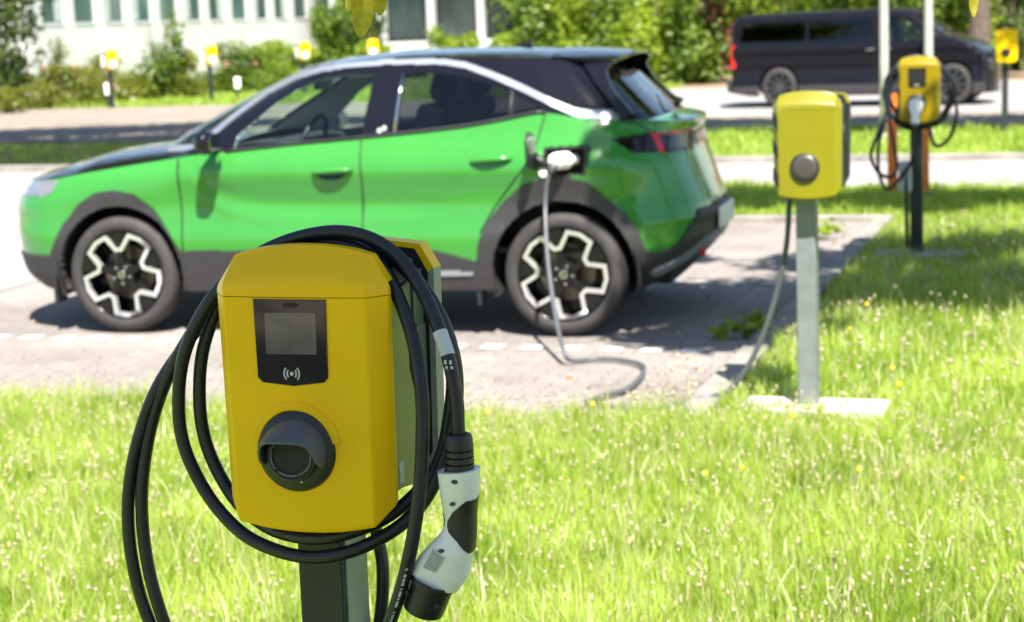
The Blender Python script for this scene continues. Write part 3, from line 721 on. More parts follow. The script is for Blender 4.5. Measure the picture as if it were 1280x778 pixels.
for s in (1, -1):
    q = MB(); q.tube(T([(a, (ysurf(a, b) + .004) * s, b) for a, b in ((1.632, 1.086), (1.636, 1.2), (1.642, 1.3), (1.650, 1.405))]), .0085, 8); q.build('pillar_strip', M['chrome'], car, angle=180)
    q = MB(); q.tube(T([(a, (ysurf(a, b) + .003) * s, b) for a, b in ((2.269, 1.16), (2.271, 1.23), (2.272, 1.297))]), .009, 8); q.build('window_divider', M['clad'], car, angle=180)
    q = MB(); q.tube(T([(a, float(bG(np.array([a]))[0] + .002) * s, float(zS(a)) + .004) for a in np.linspace(.66, 2.46, 40)]), .010, 8); q.build('window_seal', M['blackplastic'], car, angle=180)
    # two small reflective badges on the pillar
    for a, b in ((1.545, 1.106), (1.572, 1.118)):
        q = MB(); q.lathe([(.0001, .0), (.013, 0), (.014, .003)], 16, Matrix.Translation(T([(a, (ysurf(a, b) + .005) * s, b)])[0]), 'y'); q.build('pillar_sticker', M['label'], car)
# roof
rX, rY, rZ = gg.P[-1, :, 0], gg.P[-1, :, 1], gg.P[-1, :, 2]
gr = Grid(*cap_grid(rX, rY, rZ, np.interp(rX, [.9, 1.2, 1.6, 2.3, 2.72], [.012, .034, .044, .044, .03])))
if gr.FN[len(gr.FN) // 2, 2] < 0: gr.F = gr.F[:, ::-1].copy(); gr.N *= -1; gr.FN *= -1
rf = part('roof', submesh(gr, np.ones(len(gr.F), bool), off=.001), M['carblack'], angle=180)
an = MB(); an.prism([(2.10, 1.518), (2.22, 1.515), (2.215, 1.55), (2.20, 1.556), (2.17, 1.545)], -.012, .012, 'y'); an.build('antenna_fin', M['carblack'], rf, bevel=.004)
# rear spoiler with a dark underside
u = np.linspace(-1, 1, 41); v = np.linspace(0, 1, 12)
U, Vv = np.meshgrid(u, v)
SX = 2.46 + Vv * (.38 - .05 * np.abs(U) ** 3); SY = U * (.588 - .02 * Vv); SZt = 1.4665 + .044 * (1 - np.abs(U) ** 2.2) - Vv ** 1.6 * .030
top = np.stack([SX, SY, SZt + .004], -1).reshape(-1, 3); bot = np.stack([SX, SY, SZt - .004 - .022 * np.minimum(1, Vv * 1.6) + .008 * Vv], -1).reshape(-1, 3); n = len(top); r_, c_ = U.shape
I = np.arange(n).reshape(r_, c_); Fq = np.stack([I[:-1, :-1], I[:-1, 1:], I[1:, 1:], I[1:, :-1]], -1).reshape(-1, 4)
bd = list(I[0, :]) + list(I[1:, -1]) + list(I[-1, -2::-1]) + list(I[-2:0:-1, 0]); bd = np.array(bd); nb = np.roll(bd, -1)
Fs = np.concatenate([Fq, Fq[:, ::-1] + n, np.stack([nb, bd, bd + n, nb + n], -1)])
sp = mk('roof_spoiler', T(np.concatenate([top, bot])), Fs, M['carblack'], car, angle=50)
for s in (1, -1):                          # side blades from roof to tail pillar
    b_ = MB(); b_.prism([(2.62, 1.445), (2.80, 1.445), (2.76, 1.39), (2.80, 1.30), (2.93, 1.165), (2.88, 1.15), (2.70, 1.33)], .0, .03, 'y')
    vsb = [(a, s * (.57 + .20 * (1.445 - c) / .30 - .012 - bb), c) for a, bb, c in b_.v]; b_.v = [tuple(q) for q in T(vsb)]
    b_.build('spoiler_blade', M['carblack'], car, bevel=.006, angle=30)
wp = MB(); wp.tube(T([(3.03, .02, 1.165), (3.06, .0, 1.195), (3.0, -.04, 1.215), (2.93, -.16, 1.255)]), [.016, .018, .009, .005], 8); wp.build('rear_wiper', M['blackplastic'], car, angle=180)
# number plate and tailgate badge bar
pb = MB(); pb.box(tuple(T([(3.305, 0, .562)])[0]), (.016, .50, .112)); pb.build('number_plate', M['plate'], car, bevel=.003)
ex = MB(); ex.lathe([(.0001, 0), (.035, 0), (.04, .01), (.04, .02)], 20, Matrix.Translation(T([(3.225, .42, .395)])[0]) @ Matrix.Scale(.6, 4, (0, 0, 1)), 'x'); ex.build('rear_reflector', M['lampred'], car)
# door mirrors
for s in (1, -1):
    mm = MB(); n = 14
    vs = []; fs = []
    prof = [(.90, .02), (.93, .045), (.98, .072), (1.05, .078), (1.09, .065), (1.112, .02)]
    rows = []
    for yy, r in prof:
        for k in range(n):
            a = 2 * PI * k / n; e = .8
            vs.append((.617 + .055 * (abs(math.cos(a)) ** e) * (1 if math.cos(a) > 0 else -1) * (r / .078) + (yy - .9) * .08, s * yy, 1.075 + r * .86 * (abs(math.sin(a)) ** e) * (1 if math.sin(a) > 0 else -1)))
    for i in range(len(prof) - 1):
        for k in range(n): fs.append((i * n + k, i * n + (k + 1) % n, (i + 1) * n + (k + 1) % n, (i + 1) * n + k))
    fs += [tuple(range(n)), tuple(range((len(prof) - 1) * n, len(prof) * n))]
    mm.add(T(vs), fs); mo = mm.build('door_mirror', M['carblack'], car, angle=60)
    ar = MB(); ar.tube(T([(.60, s * .80, 1.02), (.605, s * .87, 1.035), (.61, s * .93, 1.06)]), [.03, .026, .026], 10); ar.build('mirror_arm', M['blackplastic'], mo, angle=180)
    gl_ = MB(); gl_.prism([(.935, 1.03), (1.08, 1.035), (1.09, 1.09), (1.07, 1.12), (.95, 1.125)], .0, .004, 'x'); gl_.v = [tuple(q) for q in T([(a + .678, s * b, c) for a, b, c in gl_.v])]; gl_.build('mirror_glass', M['chrome'], mo)

# charging port, flap and caps
pr = MB()
pi = T([(a, .80, c) for a, c in portP]); po = T([(a, .893, c) for a, c in portP]); k = len(portP)
pr.add(list(po) + list(pi), [(i, (i + 1) % k, k + (i + 1) % k, k + i) for i in range(k)] + [tuple(range(k, 2 * k))])
prt = pr.build('charge_port', M['void'], car, angle=30)
fr = MB(); ctr = (2.59, .93)
inn = [(ctr[0] + (a - ctr[0]) * .86, ctr[1] + (c - ctr[1]) * .84) for a, c in portP]
for i in range(k):
    j = (i + 1) % k
    q = MB(); q.prism([portP[i], portP[j], inn[j], inn[i]], .874, .892, 'y'); fr.add(T(q.v), q.f)
fr.build('port_frame', M['clad'], prt, angle=30)
fl = MB(); fl.prism([(.886, .885), (1.0, .90), (1.075, .96), (1.085, 1.05), (1.04, 1.10), (.93, 1.085), (.886, 1.01)], 2.425, 2.437, 'x'); fl.v = [tuple(q) for q in T(fl.v)]
flo = fl.build('charge_flap', M['blackplastic'], prt, bevel=.003)
ha = MB(); ha.tube(T([(2.435, .90, .96), (2.46, .93, .945), (2.50, .91, .92), (2.52, .87, .91)]), .022, 10); ha.build('flap_hinge', M['blackplastic'], flo, angle=180)
cp = MB(); cp.lathe([(.0001, -.02), (.022, -.018), (.03, -.004), (.03, .02)], 22, Matrix.Translation(T([(2.478, .895, .875)])[0]), 'y'); cp.build('socket_cap', M['white'], prt)
sk = MB(); sk.lathe([(.045, -.02), (.045, .05), (.037, .05), (.037, -.015)], 28, Matrix.Translation(T([(2.60, .85, .93)])[0]), 'y'); sk.build('car_socket', M['blackplastic'], prt)

# wheels
def wheel(xc, s, rot):
    w = thing_part('wheel', car)
    M4 = Matrix.Translation(T([(xc, s * .865, WZ)])[0]) @ Matrix.Rotation(0 if s > 0 else PI, 4, 'Z')
    # lathe about y; -y (object) faces outward on the lawn side
    t = MB(); R = WR
    t.lathe([(.245, .01), (.252, -.004), (.262, -.012), (.29, -.014), (.312, -.006), (.324, .012), (.330, .035), (.331, .06), (.331, .16), (.324, .19), (.30, .205), (.245, .2)], 72, M4, 'y')
    # closely spaced tread grooves
    tyo = t.build('tyre', M['tyre'], w, angle=40)
    gv = MB()
    for yy in (.075, .11, .145): gv.lathe([(.3316, yy - .004), (.3318, yy), (.3316, yy + .004)], 48, M4, 'y')
    gv.build('tread_groove', M['void'], tyo, angle=180)
    b = MB(); b.lathe([(.254, .0), (.250, -.010), (.244, -.006), (.236, .02), (.225, .12), (.05, .125), (.0001, .125)], 64, M4, 'y'); rim = b.build('rim', M['rimblack'], w, angle=40)
    d = MB(); d.lathe([(.07, .098), (.152, .096), (.152, .11), (.07, .11)], 40, M4, 'y'); d.build('brake_disc', M['brake'], w, angle=40)
    # star outline and spokes
    st = MB(); ro, rd = .243, .147; outer = []; n5 = 5
    for k5 in range(n5):
        c = rot + k5 * 2 * PI / 5
        for da, r in ((-.36, .222), (-.335, ro - .004), (0, ro), (.335, ro - .004), (.36, .222), (PI / 5 - .075, rd + .006), (PI / 5 + .075, rd + .006)):
            outer.append((r * math.cos(c + da), r * math.sin(c + da)))
    N = len(outer); inner = []
    for i in range(N):
        a = Vector(outer[i - 1]); b2 = Vector(outer[i]); c2 = Vector(outer[(i + 1) % N])
        e1 = (b2 - a).normalized(); e2 = (c2 - b2).normalized(); nn = (Vector((-e1.y, e1.x)) + Vector((-e2.y, e2.x))); l2 = nn.length
        nn = nn / l2; mlen = .0205 / max(.5, nn.dot(Vector((-e1.y, e1.x)))); inner.append(tuple(b2 + nn * min(mlen, .031)))
    yf, yb_ = -.0105, .02
    for i in range(N):
        j = (i + 1) % N
        st.prism([outer[i], outer[j], inner[j], inner[i]], yf, yb_, 'y', M4)
    st.build('rim_face', M['rimsilver'], rim, angle=30)
    spk = MB()
    for k5 in range(n5):
        c = rot + k5 * 2 * PI / 5 + PI / 5; ca, sa = math.cos(c), math.sin(c)
        P = lambda r, o: (r * ca - o * sa, r * sa + o * ca)
        spk.prism([P(.04, -.026), P(.10, -.017), P(.155, -.022), P(.243, -.048), P(.243, .048), P(.155, .022), P(.10, .017), P(.04, .026)], -.004, .05, 'y', M4)
    spk.lathe([(.0001, -.004), (.05, -.004), (.068, .004), (.07, .05)], 30, M4, 'y')
    spk.build('spokes', M['rimblack'], rim, angle=30, bevel=.004)
    cap = MB(); cap.lathe([(.0001, -.012), (.024, -.011), (.030, -.006), (.031, 0)], 28, M4, 'y'); co = cap.build('hub_cap', M['rimblack'], rim)
    em = MB(); em.lathe([(.014, -.0125), (.018, -.0132), (.022, -.0122)], 24, M4, 'y'); em.box((0, -.0128, 0), (.03, .002, .006), M4); em.build('hub_emblem', M['chrome'], rim)
    for k5 in range(5):
        nu = MB(); a = rot + k5 * 2 * PI / 5; nu.lathe([(.0001, -.012), (.008, -.011), (.010, -.004), (.010, .01)], 10, M4 @ Matrix.Translation((.05 * math.cos(a), 0, .05 * math.sin(a))), 'y'); nu.build('wheel_nut', M['chrome'], rim)
    return w
def thing_part(name, parent):
    o = bpy.data.objects.new(name, None); COL.objects.link(o); o.parent = parent; o.empty_display_size = .05; return o
for xc, rt in ((0.0, 1.02), (2.561, 1.15)):
    for s in (1, -1):
        wheel(xc, s, rt)
        wl = MB(); n = 30
        A = [(xc + .40 * math.cos(a), .345 + .40 * math.sin(a)) for a in [-.35 + (PI + .7) * k / n for k in range(n + 1)]]
        vs = [(a, s * yy, c) for yy in (.872, .56) for a, c in A]; fs = [(i, i + 1, n + 2 + i, n + 1 + i) for i in range(n)]
        fs.append(tuple(range(n + 1, 2 * n + 2)))
        wl.add(T(vs), fs); wl.build('wheel_arch_liner', M['liner'], car, angle=60)
# underbody
ub = MB(); ub.box(tuple(T([(1.28, 0, .27)])[0]), (3.6, 1.1, .06)); ub.box(tuple(T([(1.28, 0, .262)])[0]), (1.75, 1.62, .05)); ub.build('underbody', M['liner'], car, smooth=False)
# mud flaps by the wheels
for s in (1, -1):
    for a in (-.43, 2.09):
        mf = MB(); mf.box(tuple(T([(a, s * .80, .24)])[0]), (.02, .12, .15)); mf.build('mud_flap', M['blackplastic'], car)
# cabin
cb = MB(); cb.prism([(.30, .85), (.62, 1.03), (.80, 1.02), (.86, .90), (.86, .55), (.30, .55)], -.70, .70, 'y'); cb.build('dashboard', M['seat'], car, bevel=.02)
sw = MB(); Ms = Matrix.Translation(T([(.98, .36, 1.0)])[0]) @ Matrix.Rotation(math.radians(-68), 4, 'Y')
sw.lathe([(.185 + .014 * math.cos(a), .014 * math.sin(a)) for a in [2 * PI * k / 10 for k in range(10)]], 40, Ms, 'z', closed=True)
sw.box((0, 0, -.01), (.1, .36, .03), Ms); sw.box((-.08, 0, -.01), (.16, .07, .03), Ms); sw.build('steering_wheel', M['blackplastic'], car, angle=60)
for yy in (.37, -.37):
    s_ = MB(); Mt = Matrix.Translation(T([(1.62, yy, .62)])[0]) @ Matrix.Rotation(math.radians(14), 4, 'Y')
    s_.box((0, 0, .32), (.15, .48, .62), Mt); s_.box((-.28, 0, .0), (.55, .5, .16), Mt)
    so = s_.build('front_seat', M['seat'], car, bevel=.05)
    h_ = MB(); h_.box((.0, 0, .725), (.10, .27, .17), Mt); h_.build('headrest', M['seat'], so, bevel=.04)
rs = MB(); rs.box(tuple(T([(2.42, 0, .82)])[0]), (.16, 1.3, .6)); rs.box(tuple(T([(2.2, 0, .6)])[0]), (.5, 1.3, .16)); ro_ = rs.build('rear_seat', M['seat'], car, bevel=.04)
for yy in (.42, -.42):
    h_ = MB(); h_.box(tuple(T([(2.42, yy, 1.19)])[0]), (.09, .25, .15)); h_.build('rear_headrest', M['seat'], ro_, bevel=.04)
im = MB(); im.box(tuple(T([(.93, -.02, 1.345)])[0]), (.03, .26, .075)); im.build('inside_mirror', M['blackplastic'], car, bevel=.012)
ip = MB(); ip.box(tuple(T([(1.5, 0, .45)])[0]), (2.3, 1.55, .03)); ip.build('cabin_floor', M['seat'], car)
hl = MB(); hl.prism([(1.15, 1.455), (1.6, 1.475), (2.5, 1.462), (2.5, 1.45), (1.6, 1.463), (1.15, 1.445)], -.52, .52, 'y'); hl.build('headlining', M['label'], car, angle=40)

# ---- plug and cable from the middle station to the car
def carw(p): return car_mat @ Vector(T([p])[0])
car_mat = Matrix.Translation(CAR0) @ Matrix.Rotation(-CYAW, 4, 'Z')
sc = thing('charging_cable', 'grey charging cable running over the paving from the yellow station to the green car', 'charging cable', lot(8.4, -2.45, .012), 0)
base = Vector(sc.location)
G = lambda u, v, z=.014: lot(u, v, z)
pw = [carw((2.545, .985, .90)), carw((2.525, 1.0, .86)), carw((2.51, 1.02, .70)), carw((2.50, 1.05, .45)), carw((2.495, 1.10, .20))]
# hangs straight down then curls on the ground
g0 = G(8.42, -2.46)
pw = pw[:3] + [pw[2].lerp(g0, .35) + Vector((-.02, .03, -.02)), pw[2].lerp(g0, .7) + Vector((-.015, .02, -.03)), g0 + Vector((-.005, .01, .05)), g0 + Vector((.03, 0, .002))]
pw += [G(8.50, -2.32), G(8.47, -2.18), G(8.36, -2.06), G(8.17, -2.01), G(7.95, -1.99), G(7.77, -2.0), G(7.62, -2.07), G(7.50, -2.10), G(7.43, -2.0), G(7.41, -1.88), G(7.44, -1.76), G(7.52, -1.66, .02)]
c2l = station_at(1)
pw += [world_loc(c2l, (-.47, .21, .035)), world_loc(c2l, (-.385, .22, .06)), world_loc(c2l, (-.305, .21, .155)), world_loc(c2l, (-.235, .20, .285)), world_loc(c2l, (-.178, .19, .44)), world_loc(c2l, (-.135, .18, .60)), world_loc(c2l, (-.11, .175, .75)), world_loc(c2l, (-.10, .17, .95))]
m = MB(); m.tube([p - base for p in smooth_path(pw, 10)], .0115, 10); m.build('cable', M['greycable'], sc, angle=180)
ph = MB()
rotm = Matrix.Translation(-base) @ car_mat
ph.lathe([(.0001, -.075), (.022, -.072), (.040, -.055), (.046, -.030), (.046, -.004), (.043, 0), (.043, .004), (.046, .01), (.046, .05), (.035, .06), (.033, .12)], 28, rotm @ Matrix.Translation(T([(2.575, .925, .937)])[0]) @ Matrix.Rotation(math.radians(-28), 4, 'Z'), 'y')
pho = ph.build('plug', M['white'], sc, angle=40)
bl = MB(); bl.tube([p - base for p in [carw((2.56, .975, .925)), carw((2.548, .985, .905)), carw((2.535, .995, .88))]], [.026, .023, .018], 12); bl.build('cable_boot', M['greycable'], pho, angle=180)
# ---- black cables hung on the far station
hc = thing('hung_cables', 'tangle of black cables with a white plug hung on the station before the van', 'charging cable', station_at(2), -LD)
m = MB()
def loops(cx, cz, rx, rz, y, n, jit, a0=0.0):
    out = []
    for i in range(n * 14 + 1):
        a = a0 + 2 * PI * i / 14
        out.append((cx + (rx + random.uniform(-jit, jit)) * math.cos(a) + .01 * math.sin(i), y + .03 * math.sin(a * .5), cz + (rz + random.uniform(-jit, jit)) * math.sin(a)))
    return out
m.tube(smooth_path(loops(-.01, 1.10, .215, .23, .10, 4, .016), 5), .0135, 8)
m.tube(smooth_path([(-.13, .1, 1.28), (-.19, .08, 1.15), (-.22, .07, .98), (-.29, .05, .80), (-.32, .03, .69), (-.27, .02, .58), (-.19, .02, .55), (-.15, .03, .62), (-.18, .05, .80), (-.205, .06, 1.0), (-.18, .1, 1.22)], 6), .0125, 8)
m.tube(smooth_path([(.10, .1, 1.29), (.17, .1, 1.2), (.22, .08, 1.05), (.235, .06, .95), (.20, .05, .82), (.13, .04, .75), (.08, .05, .78), (.06, .05, .9)], 6), .0125, 8)
m.tube(smooth_path([(-.022, -.06, .93), (-.02, -.05, .84), (-.03, .0, .70), (-.10, .02, .58), (-.20, .0, .47), (-.26, .02, .55), (-.27, .03, .75), (-.22, .06, .95)], 6), .0125, 8)
m.tube(smooth_path([(-.09, .07, .60), (-.092, .06, .4), (-.09, .08, .2), (-.085, .1, .02)], 6), .014, 8)
m.build('cable', M['cable'], hc, angle=180)
pg = MB(); pg.lathe([(.0001, 0), (.045, .0), (.05, .012), (.047, .04), (.036, .07), (.026, .10), (.028, .15), (.020, .165)], 22, Matrix.Translation((-.018, -.015, 1.045)) @ Matrix.Rotation(math.radians(150), 4, 'X'), 'z'); pg.build('plug', M['white'], hc, angle=40)
bx = thing('meter_box', 'pale grey box strapped low on the post of the cable hung station', 'box', station_at(2), -LD)
b = MB(); b.box((-.10, .10, .545), (.085, .09, .20)); b.build('case', M['label'], bx, bevel=.01)
b = MB(); b.box((-.10, .052, .56), (.05, .006, .05)); b.build('cover_plate', M['edgegrey'], bx, bevel=.002)
# ------------------------------------------------------------------ ground, paving, roads
def paving_mat(name, c1, c2, scale=1.0, bw=.2, bh=.1, mortar=(.10, .092, .08), stain=.35):
    m, nt, b = new_mat(name)
    tc = nt.nodes.new('ShaderNodeTexCoord')
    br = nt.nodes.new('ShaderNodeTexBrick'); br.inputs['Scale'].default_value = scale
    br.inputs['Brick Width'].default_value = bw; br.inputs['Row Height'].default_value = bh; br.inputs['Mortar Size'].default_value = .006
    br.inputs['Color1'].default_value = lin(c1); br.inputs['Color2'].default_value = lin(c2); br.inputs['Mortar'].default_value = lin(mortar); br.inputs['Bias'].default_value = 0
    nt.links.new(tc.outputs['Object'], br.inputs['Vector'])
    nz = nt.nodes.new('ShaderNodeTexNoise'); nz.inputs['Scale'].default_value = .9; nz.inputs['Detail'].default_value = 9; nz.inputs['Roughness'].default_value = .68
    nt.links.new(tc.outputs['Object'], nz.inputs['Vector'])
    mr = nt.nodes.new('ShaderNodeMapRange'); mr.inputs['From Min'].default_value = .3; mr.inputs['From Max'].default_value = .7; mr.inputs['To Min'].default_value = 1 - stain; mr.inputs['To Max'].default_value = 1 + stain * .6
    nt.links.new(nz.outputs['Fac'], mr.inputs['Value'])
    mx = nt.nodes.new('ShaderNodeMix'); mx.data_type = 'RGBA'; mx.blend_type = 'MULTIPLY'; mx.inputs['Factor'].default_value = 1
    nt.links.new(br.outputs['Color'], mx.inputs['A']); nt.links.new(mr.outputs['Result'], mx.inputs['B'])
    nt.links.new(mx.outputs['Result'], b.inputs['Base Color']); b.inputs['Roughness'].default_value = .9
    n2 = nt.nodes.new('ShaderNodeTexNoise'); n2.inputs['Scale'].default_value = 90; n2.inputs['Detail'].default_value = 4
    nt.links.new(tc.outputs['Object'], n2.inputs['Vector'])
    ad = nt.nodes.new('ShaderNodeMath'); ad.operation = 'MULTIPLY_ADD'; ad.inputs[1].default_value = -1.5
    nt.links.new(br.outputs['Fac'], ad.inputs[0]); nt.links.new(n2.outputs['Fac'], ad.inputs[2])
    bp = nt.nodes.new('ShaderNodeBump'); bp.inputs['Strength'].default_value = .5; bp.inputs['Distance'].default_value = .006
    nt.links.new(ad.outputs[0], bp.inputs['Height']); nt.links.new(bp.outputs['Normal'], b.inputs['Normal'])
    return m
M['bay'] = paving_mat('bay_paving', (.275, .246, .23), (.25, .224, .209), mortar=(.18, .162, .15), stain=.35)
M['road'] = mat('pale_road', (.29, .278, .268), .9, var=.22, scale=.8, bump=.3, bscale=60, detail=9)
M['brownpave'] = paving_mat('brown_paving', (.30, .245, .20), (.25, .21, .175), bw=.24, bh=.12, stain=.3)
M['soil'] = mat('turf_soil', (.10, .17, .02), .95, col2=(.20, .27, .04), scale=2.5, detail=9)
M['litter'] = mat('leaf_litter_soil', (.16, .105, .06), .95, col2=(.30, .21, .12), scale=5, detail=9)
M['markwhite'] = mat('white_paver', (.52, .51, .49), .85, var=.12, scale=12, bump=.3, bscale=60)

def sheet(name, rects, z, m, kind='structure', h=0.0):
    """rects in lot coordinates (u0,u1,v0,v1)"""
    mb = MB()
    for u0, u1, v0, v1 in rects:
        if h:
            mb.prism([(v0, u0), (v1, u0), (v1, u1), (v0, u1)], z, z + h, 'z')
        else:
            mb.add([(v0, u0, z), (v1, u0, z), (v1, u1, z), (v0, u1, z)], [(0, 1, 2, 3)])
    o = mb.build(name, m, None, smooth=False, bevel=.012 if h else 0)
    o.rotation_euler = (0, 0, -LD); o['kind'] = kind
    return o
sheet('ground', [(-120, 420, -260, 260)], -.03, M['soil'])
sheet('lawn', [(-20, 7.22, -30, 20), (7.22, 14.53, -1.53, 20)], -.012, M['soil'])
sheet('parking_bay', [(7.22, 14.53, -7.0, -1.66)], -.008, M['bay'])
sheet('road', [(7.22, 17.3, -15.0, -7.0)], -.004, M['road'])
sheet('access_road', [(17.3, 20.3, -40, 40)], -.004, M['road'])
sheet('grass_island', [(14.66, 17.3, -5.2, 20)], -.010, M['soil'])
sheet('leaf_litter', [(20.45, 21.2, -40, 40)], -.010, M['litter'])
sheet('verge', [(21.2, 25.66, -40, -9)], -.008, M['litter'])
sheet('brown_pavement', [(25.8, 30.0, -50, 50), (30, 38.6, -60, -9.5)], -.008, M['brownpave'])
sheet('far_road', [(30.0, 41.5, -9.5, 70)], -.006, M['road'])
sheet('planting_bed', [(41.5, 50.0, -9.5, 70)], -.010, M['litter'])
sheet('reflected_paving', [(-9, -1.6, -12, 12)], -.006, M['brownpave'])  # unseen paving added behind the camera to reflect brown in the screen
sheet('kerb', [(7.22, 14.53, -1.66, -1.53)], -.02, M['kerb'], h=.055)
sheet('island_kerb', [(14.53, 14.66, -5.2, -1.53)], -.02, M['kerb'], h=.06)
sheet('far_kerb', [(20.3, 20.45, -40, 40)], -.02, M['kerb'], h=.09)
sheet('strip_kerb', [(25.66, 25.8, -50, 50)], -.02, M['kerb'], h=.09)
# white marking pavers let into the bay
mk_ = []
for u0 in (8.86, 11.2):
    for i in range(24): 
        v = -6.85 + i * .212; mk_.append((u0 - .06, u0 + .06, v, v + .115))
sheet('white_marking', mk_, -.004, M['markwhite'])

# ------------------------------------------------------------------ grass
M['grass'] = leaf_mat('grass_blades', (.18, .28, .025), (.42, .52, .12), trans=.42, rough=.38, scale=1.6, t_boost=1.0, spec=.5, tcol=(2.2, 2.0, .9))
M['straw'] = leaf_mat('dry_seed_stalks', (.50, .43, .27), (.62, .52, .38), trans=.3, rough=.7, scale=3, t_boost=1.0, spec=.1)
M['clover'] = leaf_mat('clover_flower', (.46, .36, .28), (.62, .57, .44), trans=.4, rough=.8, scale=8, t_boost=1.0, spec=.1)
M['dandelion'] = mat('dandelion_yellow', (.80, .55, .01), .7, var=.1)
def in_lawn(u, v):
    return ((u < 7.17) | (v > -1.5)) & ((u < 14.62) | (u > 14.7) | (v > -5)) & (u < 17.25)
def blades(name, n, area, hmin, hmax, w, seed, m, curl=.5, z0=-.015, dens=None):
    r = np.random.default_rng(seed); u0, u1, v0, v1 = area
    u = r.uniform(u0, u1, n); v = r.uniform(v0, v1, n)
    if dens is not None:
        k = dens(u, v, r); u, v = u[k], v[k]
    n = len(u)
    # tufts: pull blades together and vary height with a coarse pattern
    cell = np.sin(u * 2.1 + 1.3 * np.sin(v * 1.7)) * np.cos(v * 2.6 + u * .7)
    fine = np.sin(u * 9.3 + 2.0 * np.sin(v * 5.1)) * np.cos(v * 10.7 + 1.7 * np.sin(u * 4.3))
    hgt = r.uniform(hmin, hmax, n) * (1 + .30 * cell + .30 * fine) * r.choice([.6, .8, 1, 1.15], n)
    az = r.uniform(0, 2 * PI, n); lean = r.uniform(.05, curl, n) * hgt
    ww = w * r.uniform(.6, 1.4, n)
    px = math.sin(LD) * u + math.cos(LD) * v; py = math.cos(LD) * u - math.sin(LD) * v
    fa = r.uniform(0, PI, n); dx, dy = np.cos(fa) * ww / 2, np.sin(fa) * ww / 2
    lx, ly = np.cos(az) * lean, np.sin(az) * lean
    z = np.full(n, z0)
    V = np.empty((n, 5, 3))
    V[:, 0] = np.stack([px - dx, py - dy, z], 1); V[:, 1] = np.stack([px + dx, py + dy, z], 1)
    V[:, 2] = np.stack([px + dx * .8 + lx * .35, py + dy * .8 + ly * .35, z + hgt * .58], 1)
    V[:, 3] = np.stack([px - dx * .8 + lx * .35, py - dy * .8 + ly * .35, z + hgt * .58], 1)
    V[:, 4] = np.stack([px + lx, py + ly, z + hgt], 1)
    b = (np.arange(n) * 5)[:, None]
    me = bpy.data.meshes.new(name); me.vertices.add(n * 5); me.vertices.foreach_set('co', V.ravel())
    loops = np.concatenate([b + [0, 1, 2, 3], b + [3, 2, 4]], 1).ravel().astype(np.int32)
    me.loops.add(len(loops)); me.loops.foreach_set('vertex_index', loops)
    st = np.concatenate([np.arange(n)[:, None] * 7, np.arange(n)[:, None] * 7 + 4], 1).ravel().astype(np.int32)
    me.polygons.add(n * 2); me.polygons.foreach_set('loop_start', st); me.update(calc_edges=True); me.validate()
    me.polygons.foreach_set('use_smooth', [True] * (2 * n)); me.materials.append(m)
    o = bpy.data.objects.new(name, me); COL.objects.link(o); o['kind'] = 'stuff'
    return o
near = lambda u, v, r: in_lawn(u, v) & ~((np.abs(u - 7.53) < .10) & (np.abs(v + 1.11) < .3))
blades('grass', 230000, (3.6, 7.46, -5.6, 1.6), .055, .125, .0055, 1, M['grass'], .5, dens=near)
blades('grass', 130000, (7.4, 17.2, -1.5, 3.2), .05, .115, .008, 2, M['grass'], .5, dens=near)
blades('grass', 30000, (14.68, 17.25, -5.1, -1.5), .05, .12, .014, 3, M['grass'], .6)
blades('grass', 42000, (21.2, 25.6, -9, 6.5), .05, .13, .02, 4, M['grass'], .6)
blades('verge_grass', 9000, (21.3, 25.5, -19, -9), .03, .08, .02, 24, M['grass'], .6)
blades('grass', 26000, (38.6, 47, -28, -9.5), .05, .16, .035, 5, M['grass'], .6)
blades('dry_grass_stalks', 16000, (3.6, 7.46, -5.6, 1.6), .09, .17, .0032, 6, M['straw'], .35, dens=near)
blades('dry_grass_stalks', 3500, (7.4, 14, -1.45, 3.0), .09, .18, .0045, 7, M['straw'], .35, dens=near)
M['seed'] = leaf_mat('seed_head', (.46, .43, .26), (.62, .58, .38), trans=.4, rough=.8, scale=5, t_boost=1.0, spec=.1, tcol=(1.3, 1.2, 1.0))
def flower_heads(name, n, area, rmin, rmax, zmin, zmax, seed, m, dens=None, zs=.85):
    r = np.random.default_rng(seed); u0, u1, v0, v1 = area
    u = r.uniform(u0, u1, n); v = r.uniform(v0, v1, n)
    k = near(u, v, r); u, v = u[k], v[k]; n = len(u)
    px = math.sin(LD) * u + math.cos(LD) * v; py = math.cos(LD) * u - math.sin(LD) * v
    bm = bmesh.new(); bmesh.ops.create_icosphere(bm, subdivisions=1, radius=1.0)
    sv = np.array([q.co[:] for q in bm.verts]); sf = np.array([[q.index for q in f.verts] for f in bm.faces]); bm.free()
    rad = r.uniform(rmin, rmax, n); zz = r.uniform(zmin, zmax, n)
    V = sv[None] * rad[:, None, None] * np.array([1, 1, zs]) + r.normal(0, .12, (n, len(sv), 3)) * rad[:, None, None] + np.stack([px, py, zz], 1)[:, None]
    F = (sf[None] + (np.arange(n) * len(sv))[:, None, None]).reshape(-1, 3)
    o = mk(name, V.reshape(-1, 3), F, m, None, angle=180); o['kind'] = 'stuff'; return o
M['grassglint'] = leaf_mat('glint_grass_blades', (.40, .46, .20), (.62, .66, .42), trans=.45, rough=.4, scale=5, t_boost=1.0, spec=.4, tcol=(1.6, 1.6, 1.1))  # pale colour stands for bright highlights on the grass blades
blades('glint_grass', 10000, (3.6, 7.46, -5.6, 1.6), .06, .14, .0085, 16, M['grassglint'], .8, dens=near)
blades('glint_grass', 5000, (7.4, 14, -1.5, 3.0), .06, .13, .011, 17, M['grassglint'], .8, dens=near)
